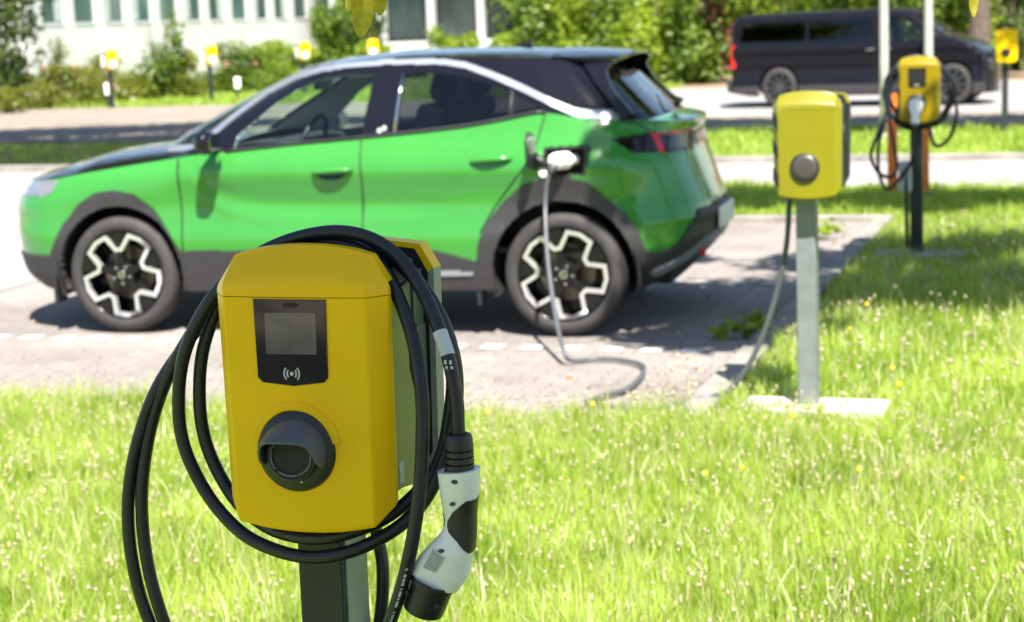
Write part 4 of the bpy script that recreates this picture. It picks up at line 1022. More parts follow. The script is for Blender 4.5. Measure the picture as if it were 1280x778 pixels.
flower_heads('clover_flowers', 2200, (3.6, 7.46, -5.6, 1.6), .004, .0088, .06, .14, 8, M['clover'])
flower_heads('grass_seed_heads', 2400, (3.6, 7.46, -5.6, 1.6), .0032, .0052, .07, .15, 18, M['seed'], zs=3.2)
flower_heads('grass_seed_heads', 900, (7.4, 14, -1.45, 3.0), .004, .006, .08, .17, 19, M['seed'], zs=3.0)
flower_heads('clover_flowers', 900, (7.4, 14, -1.45, 3.0), .007, .0135, .07, .17, 9, M['clover'])
flower_heads('dandelion_heads', 40, (5.0, 13, -4, 2.2), .010, .014, .07, .12, 10, M['dandelion'])

# ------------------------------------------------------------------ leaves
def leaf_verts(n, clumps, size, r, fill=.55, flat=.0):
    """diamond leaves spread through ellipsoid clumps (centre, radii)"""
    w = np.array([c[1][0] * c[1][1] * c[1][2] for c in clumps]) ** .7; w /= w.sum()
    ci = r.choice(len(clumps), n, p=w); C = np.array([c[0] for c in clumps])[ci]; R = np.array([c[1] for c in clumps])[ci]
    d = r.normal(size=(n, 3)); d /= np.linalg.norm(d, axis=1, keepdims=True)
    rad = fill + (1 - fill) * r.random(n); rad *= 1 + .14 * r.normal(size=n)
    P = C + d * R * rad[:, None]
    nn = d * .8 + r.normal(size=(n, 3)) * .75 + np.array([0, 0, .5]); nn /= np.linalg.norm(nn, axis=1, keepdims=True)
    t = np.cross(nn, r.normal(size=(n, 3))); t /= np.linalg.norm(t, axis=1, keepdims=True) + 1e-9
    b = np.cross(nn, t); s = size * r.uniform(.55, 1.35, n)[:, None]
    fold = nn * s * .12
    V = np.stack([P - t * s * .5, P + b * s * .27 - fold, P + t * s * .5, P - b * s * .27 - fold], 1)
    return V
def leaves(name, n, clumps, size, m, parent, seed, fill=.55):
    r = np.random.default_rng(seed); V = leaf_verts(n, clumps, size, r, fill).reshape(-1, 3)
    F = np.arange(n * 4).reshape(n, 4)
    return mk(name, V, F, m, parent, angle=180)
M['bark'] = mat('bark', (.10, .075, .055), .9, var=.35, scale=6, bump=.8, bscale=18)
M['leafmid'] = leaf_mat('leaf_mid_green', (.055, .11, .010), (.19, .265, .03), trans=.35, scale=1.2)
M['leaflight'] = leaf_mat('leaf_light_green', (.14, .22, .015), (.34, .41, .05), trans=.42, scale=1.0)
M['leafdark'] = leaf_mat('leaf_dark_green', (.03, .06, .012), (.09, .13, .025), trans=.3, scale=1.4)
M['leafred'] = leaf_mat('leaf_reddish', (.16, .055, .04), (.30, .13, .085), trans=.35, scale=1.5, t_boost=1.2)
M['leafolive'] = leaf_mat('leaf_olive', (.10, .13, .015), (.22, .24, .035), trans=.4, scale=1.2)
M['leafnear'] = leaf_mat('leaf_hanging_olive', (.28, .235, .015), (.42, .37, .035), trans=.5, scale=40, t_boost=1.6)
M['flowerpink'] = leaf_mat('pink_blossom', (.60, .25, .22), (.80, .50, .45), trans=.3, scale=3, t_boost=1)
M['flowerwhite'] = leaf_mat('white_blossom', (.7, .68, .6), (.8, .8, .75), trans=.3, scale=3, t_boost=1)

def shrub(name, label, cat, loc, w, d, h, n, size, m, seed, group=None, clumps=9, stems=5, lean=0, tall=None, flowers=None):
    r = random.Random(seed); t = thing(name, label, cat, loc, r.uniform(0, 6), group)
    cl = []
    for k in range(clumps):
        a = r.uniform(0, 2 * PI); q = r.random() ** .5 * .72; zz = r.uniform(.18, .86) * h
        s = r.uniform(.24, .42) * (1 - .25 * zz / h)
        cl.append(((math.cos(a) * q * w / 2, math.sin(a) * q * d / 2, zz), (w * s * .62, d * s * .62, h * r.uniform(.14, .26))))
    cl.append(((0, 0, h * .28), (w * .42, d * .42, h * .28)))
    leaves('foliage', n, cl, size, m, t, seed, .45)
    sm = MB()
    for k in range(stems):
        a = r.uniform(0, 2 * PI); q = r.uniform(.1, .5); sm.tube([(0.06 * math.cos(a), .06 * math.sin(a), -.03), (q * w * .2 * math.cos(a), q * d * .2 * math.sin(a), h * .4), (q * w * .5 * math.cos(a + .3), q * d * .5 * math.sin(a + .3), h * .8)], [.02 + h * .006, .014 + h * .003, .006], 6)
    sm.build('stem', M['bark'], t, angle=180)
    if flowers:
        fm, nf, fs = flowers; rr = np.random.default_rng(seed + 99)
        k = rr.choice(len(cl), nf); V = []
        cc_ = []
        for i in k:
            c, R = cl[i]; dd = rr.normal(size=3); dd /= np.linalg.norm(dd); cc_.append((tuple(np.array(c) + dd * np.array(R) * 1.02), (fs, fs, fs)))
        leaves('blossoms', nf * 16, cc_, fs * 1.1, fm, t, seed + 5, .3)
    return t
def tree(label, loc, trunk_r, fork, tips, clumps, n, size, m, seed, group=None, name='tree', fill=.5):
    """tips: limb end points; clumps: crown ellipsoids - both relative to loc"""
    t = thing(name, label, 'tree', loc, 0, group); r = random.Random(seed)
    k = MB(); f = Vector(fork)
    k.tube(smooth_path([(0, 0, -.1), (f.x * .25 + r.uniform(-.05, .05), f.y * .25, f.z * .35), (f.x * .6, f.y * .6 + r.uniform(-.05, .05), f.z * .7), f], 5), [trunk_r * (1.25 - .75 * i / 15) for i in range(16)], 12)
    k.build('trunk', M['bark'], t, angle=180)
    L = MB()
    for tp in tips:
        tp = Vector(tp); mid = f.lerp(tp, .5) + Vector((r.uniform(-.2, .2), r.uniform(-.2, .2), .12 * (tp - f).length))
        L.tube(smooth_path([f - Vector((0, 0, .15)), f.lerp(mid, .6), mid, tp], 4), [trunk_r * (.5 - .42 * i / 12) for i in range(13)], 7)
    L.build('limbs', M['bark'], t, angle=180)
    leaves('crown', n, clumps, size, m, t, seed, fill)
    return t

SUN_EL = math.radians(57); SUN_H = Vector((.207, -.979, 0))
def above(u, v, h):
    """point at height h that throws its shade on lot (u,v)"""
    g = lot(u, v); return Vector((g.x + SUN_H.x * h / math.tan(SUN_EL), g.y + SUN_H.y * h / math.tan(SUN_EL), h))

# tree behind the camera whose bough shades the nearest station; a sprig of it hangs into view
T0 = Vector((1.9, -2.2, 0))
rel = lambda p: tuple(Vector(p) - T0)
cl = []
for p, R in (((-.02, 1.22, 3.25), (.52, .50, .34)), ((-.35, 1.05, 3.4), (.42, .45, .3)), ((.30, 1.0, 3.35), (.40, .42, .32)), ((-.05, .65, 3.6), (.6, .5, .4)), ((-.1, 1.28, 3.5), (.62, .5, .3)), ((.12, 1.5, 3.2), (.42, .36, .3)), ((-.12, 1.55, 3.05), (.34, .32, .2)), ((.9, -.3, 4.2), (.9, .9, .6)), ((1.7, -1.6, 5.0), (1.6, 1.5, 1.1)), ((2.6, -2.6, 5.6), (1.6, 1.6, 1.2)), ((1.2, -3.2, 5.2), (1.4, 1.4, 1.0))):
    cl.append((rel(p), R))
t0 = tree('leafy tree over the nearest station with olive leaves dangling at the top of view', T0, .16, (-.1, .15, 2.4), [rel((-.1, 1.2, 3.2)), rel((1.7, -1.6, 4.9)), rel((2.6, -2.6, 5.4)), rel((1.2, -3.2, 5.1)), rel((.9, -.3, 4.0))], cl, 34000, .14, M['leafmid'], 21)
def sprig(pts, base, size_list):
    tw = MB(); L = []
    tw.tube([tuple(Vector(p) - T0) for p in smooth_path(base, 4)], .0035, 6); tw.build('hanging_twig', M['bark'], t0, angle=180)
    mb = MB()
    for (p, d, s, w) in pts:
        p = Vector(p) - T0; d = Vector(d).normalized(); side = d.cross(Vector((.25, 1, .1))).normalized(); nn = side.cross(d).normalized()
        n = 12; vs = []; fs = []
        for i in range(n + 1):
            t = i / n; ww = w * max(.04, math.sin(PI * min(1, t ** .9 * .97 + .02))) ** .55; c = p + d * s * t + nn * .010 * math.sin(PI * t)
            vs += [c - side * ww + nn * .004, c, c + side * ww + nn * .004]
        for i in range(n):
            a = i * 3; fs += [(a, a + 1, a + 4, a + 3), (a + 1, a + 2, a + 5, a + 4)]
        mb.add(vs, fs)
    mb.build('hanging_leaves', M['leafnear'], t0, angle=180)
sprig([((-.221, 2.942, 1.735), (-.06, -.05, -1), .090, .0190), ((-.200, 2.945, 1.74), (.10, 0, -1), .061, .0150), ((-.232, 2.94, 1.74), (-.25, 0, -1), .055, .011)],
      [(-.05, 1.9, 2.6), (-.12, 2.4, 2.3), (-.19, 2.8, 1.95), (-.212, 2.943, 1.735)], None)
sprig([((.752, 2.937, 1.70), (.0, 0, -1), .058, .008)], [(.5, 1.9, 2.8), (.66, 2.5, 2.3), (.75, 2.93, 1.70)], None)

# shade trees standing outside the view
def shade_tree(label, base, tgt, n, size, m, seed, tr=.2):
    cl = [(tuple(above(u, v, h) - base), R) for u, v, h, R in tgt]
    c0 = Vector(cl[0][0]); fork = Vector((c0.x * .22, c0.y * .22, 2.9))
    return tree(label, base, tr, fork, [tuple(Vector(c[0]) - Vector((0, 0, .2))) for c in cl], cl, n, size, m, seed, fill=.25)
shade_tree('broad leafy tree right of the lawn that shades the grass beside the kerb', Vector((6.4, 9.0, 0)),
           [(11.0, .9, 5.6, (1.2, .75, .6)), (11.2, 2.4, 6.0, (1.3, .9, .7)), (11.1, -.5, 5.4, (.9, .8, .6)), (10.7, -1.75, 5.2, (.85, .7, .5)), (10.0, -1.9, 5.2, (.5, .42, .4)), (12.2, -1.4, 5.6, (.8, .6, .5)), (12.3, -2.9, 5.3, (.4, .3, .3)), (9.35, -1.8, 5.0, (.62, .42, .35)), (9.85, -2.55, 5.2, (.36, .28, .3)), (12.9, -.4, 5.8, (.8, .5, .5)), (10.5, -.4, 5.2, (.7, .5, .5))], 30000, .18, M['leafmid'], 31)
shade_tree('tall tree right of the lawn that shades the grass island', Vector((9.6, 12.5, 0)),
           [(15.9, -1.2, 6.2, (1.3, .85, .6)), (15.8, .6, 6.4, (1.2, .9, .6)), (15.9, -3.2, 6.3, (1.1, .8, .5)), (15.4, 2.4, 6.3, (1.2, .7, .6)), (17.4, 3.0, 7.0, (1.2, .9, .7))], 24000, .2, M['leafmid'], 33)
shade_tree('big tree left of the lot that shades the far paving', lot(27.5, -24),
           [(23.2, -15.8, 7.0, (2.6, 1.5, .9)), (22.3, -13.0, 7.0, (2.0, 1.0, .8)), (24.4, -12.8, 7.2, (2.4, 1.3, .9)), (25.5, -17.5, 7.3, (2.6, 1.5, .9)), (26.5, -14.6, 7.4, (2.6, 1.6, .9)), (29.0, -17.5, 7.6, (3.0, 1.9, 1.0)), (31.0, -14.5, 7.6, (2.6, 1.2, 1.0)), (27.0, -20, 8.0, (2.4, 2.2, 1.2)), (30.5, -11.5, 7.4, (1.6, 1.0, .8))], 26000, .36, M['leafmid'], 35, .3)
shade_tree('big tree beyond the lawn on the right that shades the brown paving', lot(27.5, 8.5),
           [(26.3, -2.5, 7.5, (2.4, 1.2, .8)), (27.9, -3.5, 7.6, (2.0, 1.2, .8)), (26.3, -6.2, 7.5, (2.2, 1.1, .8)), (28.0, -6.6, 7.6, (2.0, 1.1, .8)), (26.6, .8, 7.6, (2.2, 1.2, .9)), (28.3, -.2, 7.8, (1.6, 1.0, .8)), (28.3, 3.5, 8.0, (2.4, 1.6, 1.0)), (22.0, -7.2, 7.0, (1.3, .8, .7))], 30000, .34, M['leafmid'], 37, .26)

shade_tree('unseen small tree added behind the viewpoint to shade ground mirrored in the screen', Vector((-7.6, -6.2, 0)), [(-3.3, -3.9, 4.4, (1.3, .8, .5)), (-3.6, -6.0, 4.6, (1.3, .9, .5)), (-3.0, -2.4, 4.4, (.8, .7, .4))], 6000, .22, M['leafmid'], 39, .12)  # added out of view so the screen reflects a dark patch of ground
# ---------------------------------------------------------------- fallen leaves and a weed on the bay
def debris(name, n, seed, m, smin, smax):
    r = np.random.default_rng(seed); u = np.where(r.random(n) < .6, 7.24 + np.abs(r.normal(0, .45, n)), r.uniform(7.5, 14.4, n)); v = np.where(r.random(n) < .35, -1.68 - np.abs(r.normal(0, .25, n)), r.uniform(-6.9, -1.7, n))
    px = math.sin(LD) * u + math.cos(LD) * v; py = math.cos(LD) * u - math.sin(LD) * v
    a = r.uniform(0, 6.3, n); s = r.uniform(smin, smax, n); V = np.empty((n, 4, 3))
    for k in range(4):
        t = a + k * PI / 2; q = s * (1 if k % 2 == 0 else .5); V[:, k] = np.stack([px + np.cos(t) * q, py + np.sin(t) * q, r.uniform(0.0, .012, n)], 1)
    o = mk(name, V.reshape(-1, 3), np.arange(n * 4).reshape(n, 4), m, None, smooth=False); o['kind'] = 'stuff'
debris('paving_litter', 900, 77, M['straw'], .006, .018); debris('paving_grit', 1500, 78, M['bark'], .004, .011)
M['deadleaf'] = mat('fallen_leaf', (.30, .12, .04), .8, var=.3, scale=20)
rl_ = random.Random(5)
lf = [(9.9, -1.95), (9.45, -1.72), (7.75, -1.75), (8.1, -2.35), (8.4, -1.8), (13.2, -1.8), (12.9, -2.9), (8.0, -3.1), (8.2, -4.2), (9.05, -5.7), (7.9, -2.7), (8.6, -2.1), (10.9, -2.0), (8.0, -1.62)]
for i, (u, v) in enumerate(lf[:9]):
    mb = MB(); s = rl_.uniform(.03, .05); n = 7
    pts = [(s * 1.1 * (i2 / n) - s * .5, w * s * .38 * math.sin(PI * i2 / n)) for i2 in range(n + 1) for w in (1,)] + [(s * 1.1 * (i2 / n) - s * .5, -s * .38 * math.sin(PI * i2 / n)) for i2 in range(n - 1, 0, -1)]
    mb.prism(pts, 0.0, .0012, 'z'); o = mb.build('fallen_leaf', M['deadleaf'], None, smooth=False)
    o.location = lot(u, v, -.003); o.rotation_euler = (rl_.uniform(.03, .3), 0, rl_.uniform(0, 6))
    tag(o, 'small curled brown leaf lying on the parking bay paving', 'leaf', 'fallen leaves on the bay')
wd = thing('weed', 'bright green weed growing from the paving joint beside the kerb', 'weed', lot(9.25, -1.72, -.01), 0)
leaves('leaves', 150, [((0, 0, .07), (.16, .12, .06)), ((.07, .05, .10), (.09, .08, .05)), ((-.13, -.04, .05), (.08, .06, .04))], .055, M['leaflight'], wd, 51, .2)
sm = MB()
for k in range(7):
    a = k * .9; sm.tube([(0, 0, 0), (.05 * math.cos(a), .05 * math.sin(a), .05), (.13 * math.cos(a), .1 * math.sin(a), .09)], [.004, .003, .001], 5)
sm.build('stem', M['leafmid'], wd, angle=180)
wd2 = thing('weed', 'small weed growing at the far corner of the kerb and island', 'weed', lot(13.4, -1.9, -.01), 0)
leaves('leaves', 120, [((0, 0, .08), (.2, .14, .08))], .06, M['leaflight'], wd2, 52, .2)
sm = MB(); sm.tube([(0, 0, 0), (.02, 0, .08)], .004, 5); sm.build('stem', M['leafmid'], wd2, angle=180)

# ---------------------------------------------------------------- thin pale poles and the orange stand
for (u, v), lab in (((22.95, -2.50), 'thin pale metal pole in front of the van, leftmost of two'), ((23.6, -2.02), 'thin pale metal pole in front of the van, beside its windscreen')):
    t = thing('metal_pole', lab, 'pole', lot(u, v), 0, 'metal poles')
    p = MB(); p.tube([(0, 0, -.05), (0, 0, 1.0), (0, 0, 3.6), (0, 0, 5.2)], [.056, .055, .052, .05], 14); p.build('shaft', M['galv'], t, angle=180)
    b = MB(); b.lathe([(.085, 0), (.085, .02), (.062, .035), (.058, .14)], 16); b.build('base_collar', M['galv'], t)
    c = MB(); c.lathe([(.052, 5.19), (.055, 5.2), (.04, 5.24), (.0001, 5.25)], 14); c.build('pole_cap', M['blackplastic'], t)
os_ = thing('orange_barrier', 'bright orange barrier stand with two legs behind the cable hung station', 'barrier', lot(16.2, -1.56), -LD)
for sx in (-1, 1):
    b = MB(); b.box((sx * .135, 0, .42), (.085, .05, .84)); b.build('leg', M['orange'], os_, bevel=.01)
b = MB(); b.box((0, .028, .84), (.36, .035, .16)); b.build('cross_board', M['orange'], os_, bevel=.008)
b = MB(); b.box((0, 0, .03), (.40, .25, .06)); b.build('foot', M['blackplastic'], os_, bevel=.01)

# ---------------------------------------------------------------- vehicles in the background
def panel_vehicle(name, label, cat, loc, rotz, top, bot, x0, x1, hw, wheels, windows, paint, wr, lights=None, seed=1, inset=.16):
    """side sheets with window openings joined by a swept roof, bonnet and ends; local x forward, -y towards us"""
    t = thing(name, label, cat, loc, rotz)
    nx, nz = 190, 70
    xs = np.linspace(x0, x1, nx); tz = np.linspace(0, 1, nz)
    X = np.repeat(xs[None], nz, 0); Zt = top(xs)[None]; Zb = bot(xs)[None]
    Z = Zb + (Zt - Zb) * tz[:, None]
    dist = np.minimum(np.minimum(X - x0, x1 - X) , (Zt - Z))
    rnd = lambda d, r: r * (1 - np.sqrt(np.clip(1 - (1 - np.clip(d / r, 0, 1)) ** 2, 0, 1)))
    hmid = 1.0
    yw = hw - inset * np.clip((Z - hmid) / .65, 0, 1) ** 1.3 - rnd(Zt - Z, .09) - rnd(X - x0, .10) - rnd(x1 - X, .26) - .02 * np.cos((Z - .62) * 9) * (Z < hmid)
    g = Grid(X, yw, Z)
    if g.FN[len(g.FN) // 2, 1] < 0: g.F = g.F[:, ::-1].copy(); g.N *= -1; g.FN *= -1
    x, z = g.C[:, 0], g.C[:, 2]
    hole = np.zeros(len(x), bool)
    for wx in wheels: hole |= (x - wx) ** 2 + (z - wr) ** 2 < (wr * 1.13) ** 2
    win = np.zeros(len(x), bool); sels = []
    for poly, mm, nm in windows:
        s = inpoly(x, z, poly); sels.append((s, mm, nm)); win |= s
    low = z < .36
    fl = lambda V: np.array(V) * [1, -1, 1]
    both = lambda sel, off=0: submesh(g, sel, off=off, both=True)
    mk('body', *both(~hole & ~win & ~low), paint, t, angle=60)
    mk('sill', *both(~hole & ~win & low), M['clad'], t, angle=60)
    for s, mm, nm in sels:
        for mir in (False, True): mk(nm, *submesh(g, s, off=-.004, mirror=mir), mm, t, angle=180)
    # sweep across: rear end up over the roof and down the nose
    e = np.concatenate([np.stack([np.full(30, x0), np.linspace(float(bot(x0)), float(top(x0)), 30), yw[np.linspace(0, nz - 1, 30).astype(int), 0]], 1),
                        np.stack([xs, top(xs), yw[-1]], 1)[1:-1],
                        np.stack([np.full(30, x1), np.linspace(float(top(x1)), float(bot(x1)), 30), yw[np.linspace(nz - 1, 0, 30).astype(int), -1]], 1)])
    m_ = 24; u = np.linspace(1, -1, m_)
    CX = np.repeat(e[:, 0:1], m_, 1); CZ = np.repeat(e[:, 1:2], m_, 1); CY = e[:, 2:3] * u[None]
    bulge = np.zeros(len(e)); bulge[:30] = -.05; bulge[-30:] = .14
    CX = CX + bulge[:, None] * (1 - np.abs(u[None]) ** 2.5); mid = np.ones(len(e)); mid[:30] = 0; mid[-30:] = 0
    CZ = CZ + mid[:, None] * .03 * (1 - u[None] ** 2)
    g2 = Grid(CX, CY, CZ); fx, fz, fn = g2.C[:, 0], g2.C[:, 2], g2.FN
    if fn[np.argmax(fz), 2] < 0: g2.F = g2.F[:, ::-1].copy(); g2.N *= -1; g2.FN *= -1; fn = g2.FN
    ws = (fn[:, 0] > .28) & (fz > hmid + .06) & (np.abs(g2.C[:, 1]) < hw - inset * 1.0 - .02)
    rw = (fn[:, 0] < -.6) & (fz > hmid + .02) & (fz < hmid + .5) & (np.abs(g2.C[:, 1]) < hw - .22)
    mk('shell', *submesh(g2, ~ws & ~rw), paint, t, angle=60)
    mk('windscreen', *submesh(g2, ws), M['glass'], t, angle=180); mk('rear_window', *submesh(g2, rw), M['backglass'], t, angle=180)
    ub = MB(); ub.box(((x0 + x1) / 2, 0, .33), (x1 - x0 - .3, hw * 1.5, .1)); ub.build('underbody', M['liner'], t)
    for wx in wheels:
        for s in (-1, 1):
            w = thing_part('wheel', t); w.location = (wx, 0, 0)
            Mw = Matrix.Translation((0, s * (hw - .02), wr)) @ Matrix.Rotation(0 if s < 0 else PI, 4, 'Z')
            q = MB(); q.lathe([(wr * .66, .0), (wr * .72, -.012), (wr * .9, -.012), (wr * .98, .01), (wr, .04), (wr, .17), (wr * .9, .2), (wr * .66, .2)], 36, Mw, 'y'); q.build('tyre', M['tyre'], w, angle=40)
            q = MB(); q.lathe([(wr * .70, .0), (wr * .66, -.006), (wr * .62, .01), (wr * .6, .07), (.0001, .08)], 36, Mw, 'y'); rm = q.build('rim', M['rimblack'], w, angle=40)
            q = MB()
            for k in range(10):
                a = k * 2 * PI / 10 ; ca, sa = math.cos(a), math.sin(a); P = lambda r, o: (r * ca - o * sa, r * sa + o * ca)
                q.prism([P(wr * .10, -.016), P(wr * .64, -.024), P(wr * .64, .024), P(wr * .10, .016)], -.006, .03, 'y', Mw)
            q.lathe([(.0001, -.012), (wr * .2, -.008), (wr * .22, .02)], 18, Mw, 'y'); q.build('spokes', M['vanrim'], rm, angle=40)
            q = MB(); A = [(wx * 0 + wr * 1.14 * math.cos(a), wr + wr * 1.14 * math.sin(a)) for a in [-.25 + (PI + .5) * k / 20 for k in range(21)]]
            vs = [(a, s * yy, c) for yy in (hw - .03, hw - .34) for a, c in A]; q.add(vs, [(i, i + 1, 22 + i, 21 + i) for i in range(20)] + [tuple(range(21, 42))]); q.build('wheel_arch', M['liner'], w, angle=60)
    return t, g, yw
M['vanblack'] = mat('black_van_paint', (.008, .008, .012), .15, var=.1, coat=.28, spec=.05)
M['greypaint'] = mat('grey_car_paint', (.16, .175, .19), .25, var=.05, coat=1.0)
M['vanrim'] = mat('dull_alloy', (.075, .075, .08), .4, .6, var=.2)
M['vandark'] = glass_mat('blacked_out_glass', (.03, .03, .035), 1.4)
topv = curve([(-.01, 1.38), (.0, 1.38), (.08, 1.515), (.25, 1.55), (1.5, 1.57), (2.75, 1.585), (3.05, 1.57), (3.30, 1.54), (3.85, 1.16), (4.1, 1.08), (4.40, .98), (4.55, .88), (4.62, .80)], .03)
botv = curve([(0, .26), (.4, .19), (4.0, .18), (4.62, .18)], .05)
VANLOC = lot(32.9, -6.35) + VV * .25 + LV * .1
van, vg, _ = panel_vehicle('van', 'long black van parked across the far side of the lot', 'van', VANLOC, -LD - .10, topv, botv, 0, 4.62, .84, (.92, 4.08),
    [([(.18, 1.0), (1.42, 1.03), (1.42, 1.44), (.24, 1.42)], M['vandark'], 'rear_side_window'), ([(1.48, 1.03), (2.62, 1.03), (2.62, 1.45), (1.48, 1.44)], M['vandark'], 'sliding_door_window'),
     ([(2.74, 1.03), (3.66, 1.06), (3.36, 1.32), (3.16, 1.43), (2.78, 1.46)], M['glass'], 'front_side_window')], M['vanblack'], .335)
van.scale = (.95, 1, 1.04)
for s in (-1, 1):
    b = MB(); b.prism([(.0, .66), (.10, .66), (.115, 1.06), (.02, 1.06)], s * .79, s * .835, 'y'); o = b.build('tail_light', M['lampred'], van, bevel=.012)
    b = MB(); b.prism([(4.14, .90), (4.44, .82), (4.54, .84), (4.42, .95), (4.16, .99)], s * .60, s * .80, 'y'); o = b.build('headlight', M['lampclear'], van, bevel=.02)
    b = MB(); b.tube([(2.55, s * .86, .93), (2.62, s * .875, .935), (2.70, s * .86, .94)], .018, 8); b.build('door_handle', M['chrome'], van); b = MB(); b.tube([(2.85, s * .86, .94), (2.92, s * .875, .945), (3.0, s * .86, .95)], .018, 8); b.build('door_handle', M['chrome'], van)
    b = MB(); b.box((3.62, s * .93, 1.10), (.09, .17, .20)); b.box((3.62, s * .84, 1.06), (.05, .12, .05)); b.build('door_mirror', M['vanblack'], van, bevel=.03)
    b = MB(); b.prism([(1.45, .42), (1.455, .42), (1.455, 1.02), (1.45, 1.02)], s * .845, s * .852, 'y'); b.build('door_gap', M['void'], van); b = MB(); b.prism([(2.68, .42), (2.69, .42), (2.69, 1.46), (2.68, 1.46)], s * .72, s * .85, 'y'); b.build('door_gap', M['void'], van)
b = MB(); b.box((4.66, 0, .62), (.12, 1.1, .2)); b.build('grille', M['blackplastic'], van, bevel=.03)
b = MB(); b.box((-.03, 0, .36), (.16, 1.5, .2)); b.build('rear_bumper', M['clad'], van, bevel=.04)
for yy in (-.4, .4):
    b = MB(); b.box((2.85, yy, .88), (.16, .48, .80)); b.box((2.84, yy, 1.32), (.1, .26, .17)); b.build('seat', M['seat'], van, bevel=.04)
b = MB(); b.box((2.2, 0, .95), (.03, 1.3, 1.2)); b.build('bulkhead', M['seat'], van)
b = MB(); b.box((3.75, 0, .9), (.4, 1.3, .25)); b.build('dashboard', M['seat'], van, bevel=.03)
# grey car whose nose shows at the right edge
topc = curve([(0, .78), (.03, .92), (.5, 1.02), (.95, 1.08), (1.65, 1.50), (2.2, 1.56), (3.4, 1.52), (4.0, 1.1), (4.3, .9)], .05)
botc = curve([(0, .26), (4.3, .27)], .05)
gc, _, _ = panel_vehicle('parked_car', 'light grey car mostly hidden behind the small yellow station at the edge', 'car', lot(33.3, 4.05) , PI - LD + .95, lambda q: topc(4.3 - q), botc, 0, 4.3, .86, (.85, 3.45),
    [([(.65, 1.05), (1.6, 1.03), (1.6, 1.44), (1.0, 1.42)], M['privacy'], 'rear_side_window'), ([(1.68, 1.03), (3.05, 1.06), (2.5, 1.40), (2.2, 1.46), (1.68, 1.47)], M['privacy'], 'front_side_window')], M['greypaint'], .32)
for s in (-1, 1):
    b = MB(); b.prism([(4.02, .74), (4.26, .70), (4.30, .78), (4.10, .88)], s * .58, s * .80, 'y'); b.build('headlight', M['lampclear'], gc, bevel=.02)
b = MB(); b.box((4.38, 0, .58), (.1, 1.0, .2)); b.build('grille', M['blackplastic'], gc, bevel=.03)

# ---------------------------------------------------------------- far stations along the planting by the white building
def far_station(label, loc, rz):
    t = charging_station(label, loc, rz, yellow='yellow', display=False, opening='lid', backbox=False, group='far charging stations', side_post='postdark')
    b = MB(); b.lathe([(.0001, -.03), (.07, -.028), (.10, -.012), (.105, .01)], 24, Matrix.Translation((-.02, 0, 1.0)), 'y'); b.build('white_lid', M['white'], t, angle=60)
    b = MB(); b.box((-.033, .30, 1.06), (.20, .16, .26)); b.build('rear_housing', M['white'], t, bevel=.03)
    b = MB(); b.box((-.033, .15, .92), (.14, .14, .10)); b.build('post_cap', M['yellow'], t, bevel=.02)
    return t
cwd = lambda x, d, z=0.0: Vector(((x - 640 - .0367 * 360) / 2279 * d, d, z))     # rough helper for the far planting: bearing and distance
for lab, p, rz in (('far yellow charging station beside pink flowering bushes, leftmost of the distant row', lot(38.6, -22.15), .75), ('far yellow charging station in front of the tall sapling by the white wall', lot(40.6, -20.55), .75),
                   ('far yellow charging station behind the car windscreen pillar', lot(43.0, -19.15), .6), ('far yellow charging station showing just above the green car roof', lot(44.5, -17.9), .2)):
    far_station(lab, p, rz)
    k = 0
for lab, p, rz in (('white box standing low beside the leftmost far station', lot(38.75, -22.45), .3), ('white box standing low beside the far station near the sapling', lot(40.8, -20.05), .3)):
    t = thing('meter_box', lab, 'box', p, rz, 'far white boxes'); b = MB(); b.box((0, 0, .42), (.15, .12, .28)); b.build('case', M['white'], t, bevel=.02); b = MB(); b.box((0, 0, .12), (.06, .06, .25)); b.build('post', M['postdark'], t)

# ---------------------------------------------------------------- buildings
M['render'] = mat('white_render', (.60, .60, .61), .85, var=.04, scale=.8, bump=.15, bscale=30)
M['darkglass'] = mat('dark_facade_glass', (.022, .035, .036), .08, var=.5, scale=.6, coat=.5)
M['winteal'] = mat('teal_window_glass', (.075, .13, .12), .06, var=.4, scale=.5, coat=.6)
M['curtain'] = mat('pale_curtain', (.42, .47, .47), .8, var=.2, scale=5)
M['winframe'] = mat('white_window_frame', (.46, .47, .48), .5, var=.04)
A0 = lot(43.8, -27.6) ; L1 = 31.0
bd = thing('office_building', 'long white office building with a row of narrow tall windows', 'building', A0, -LD)
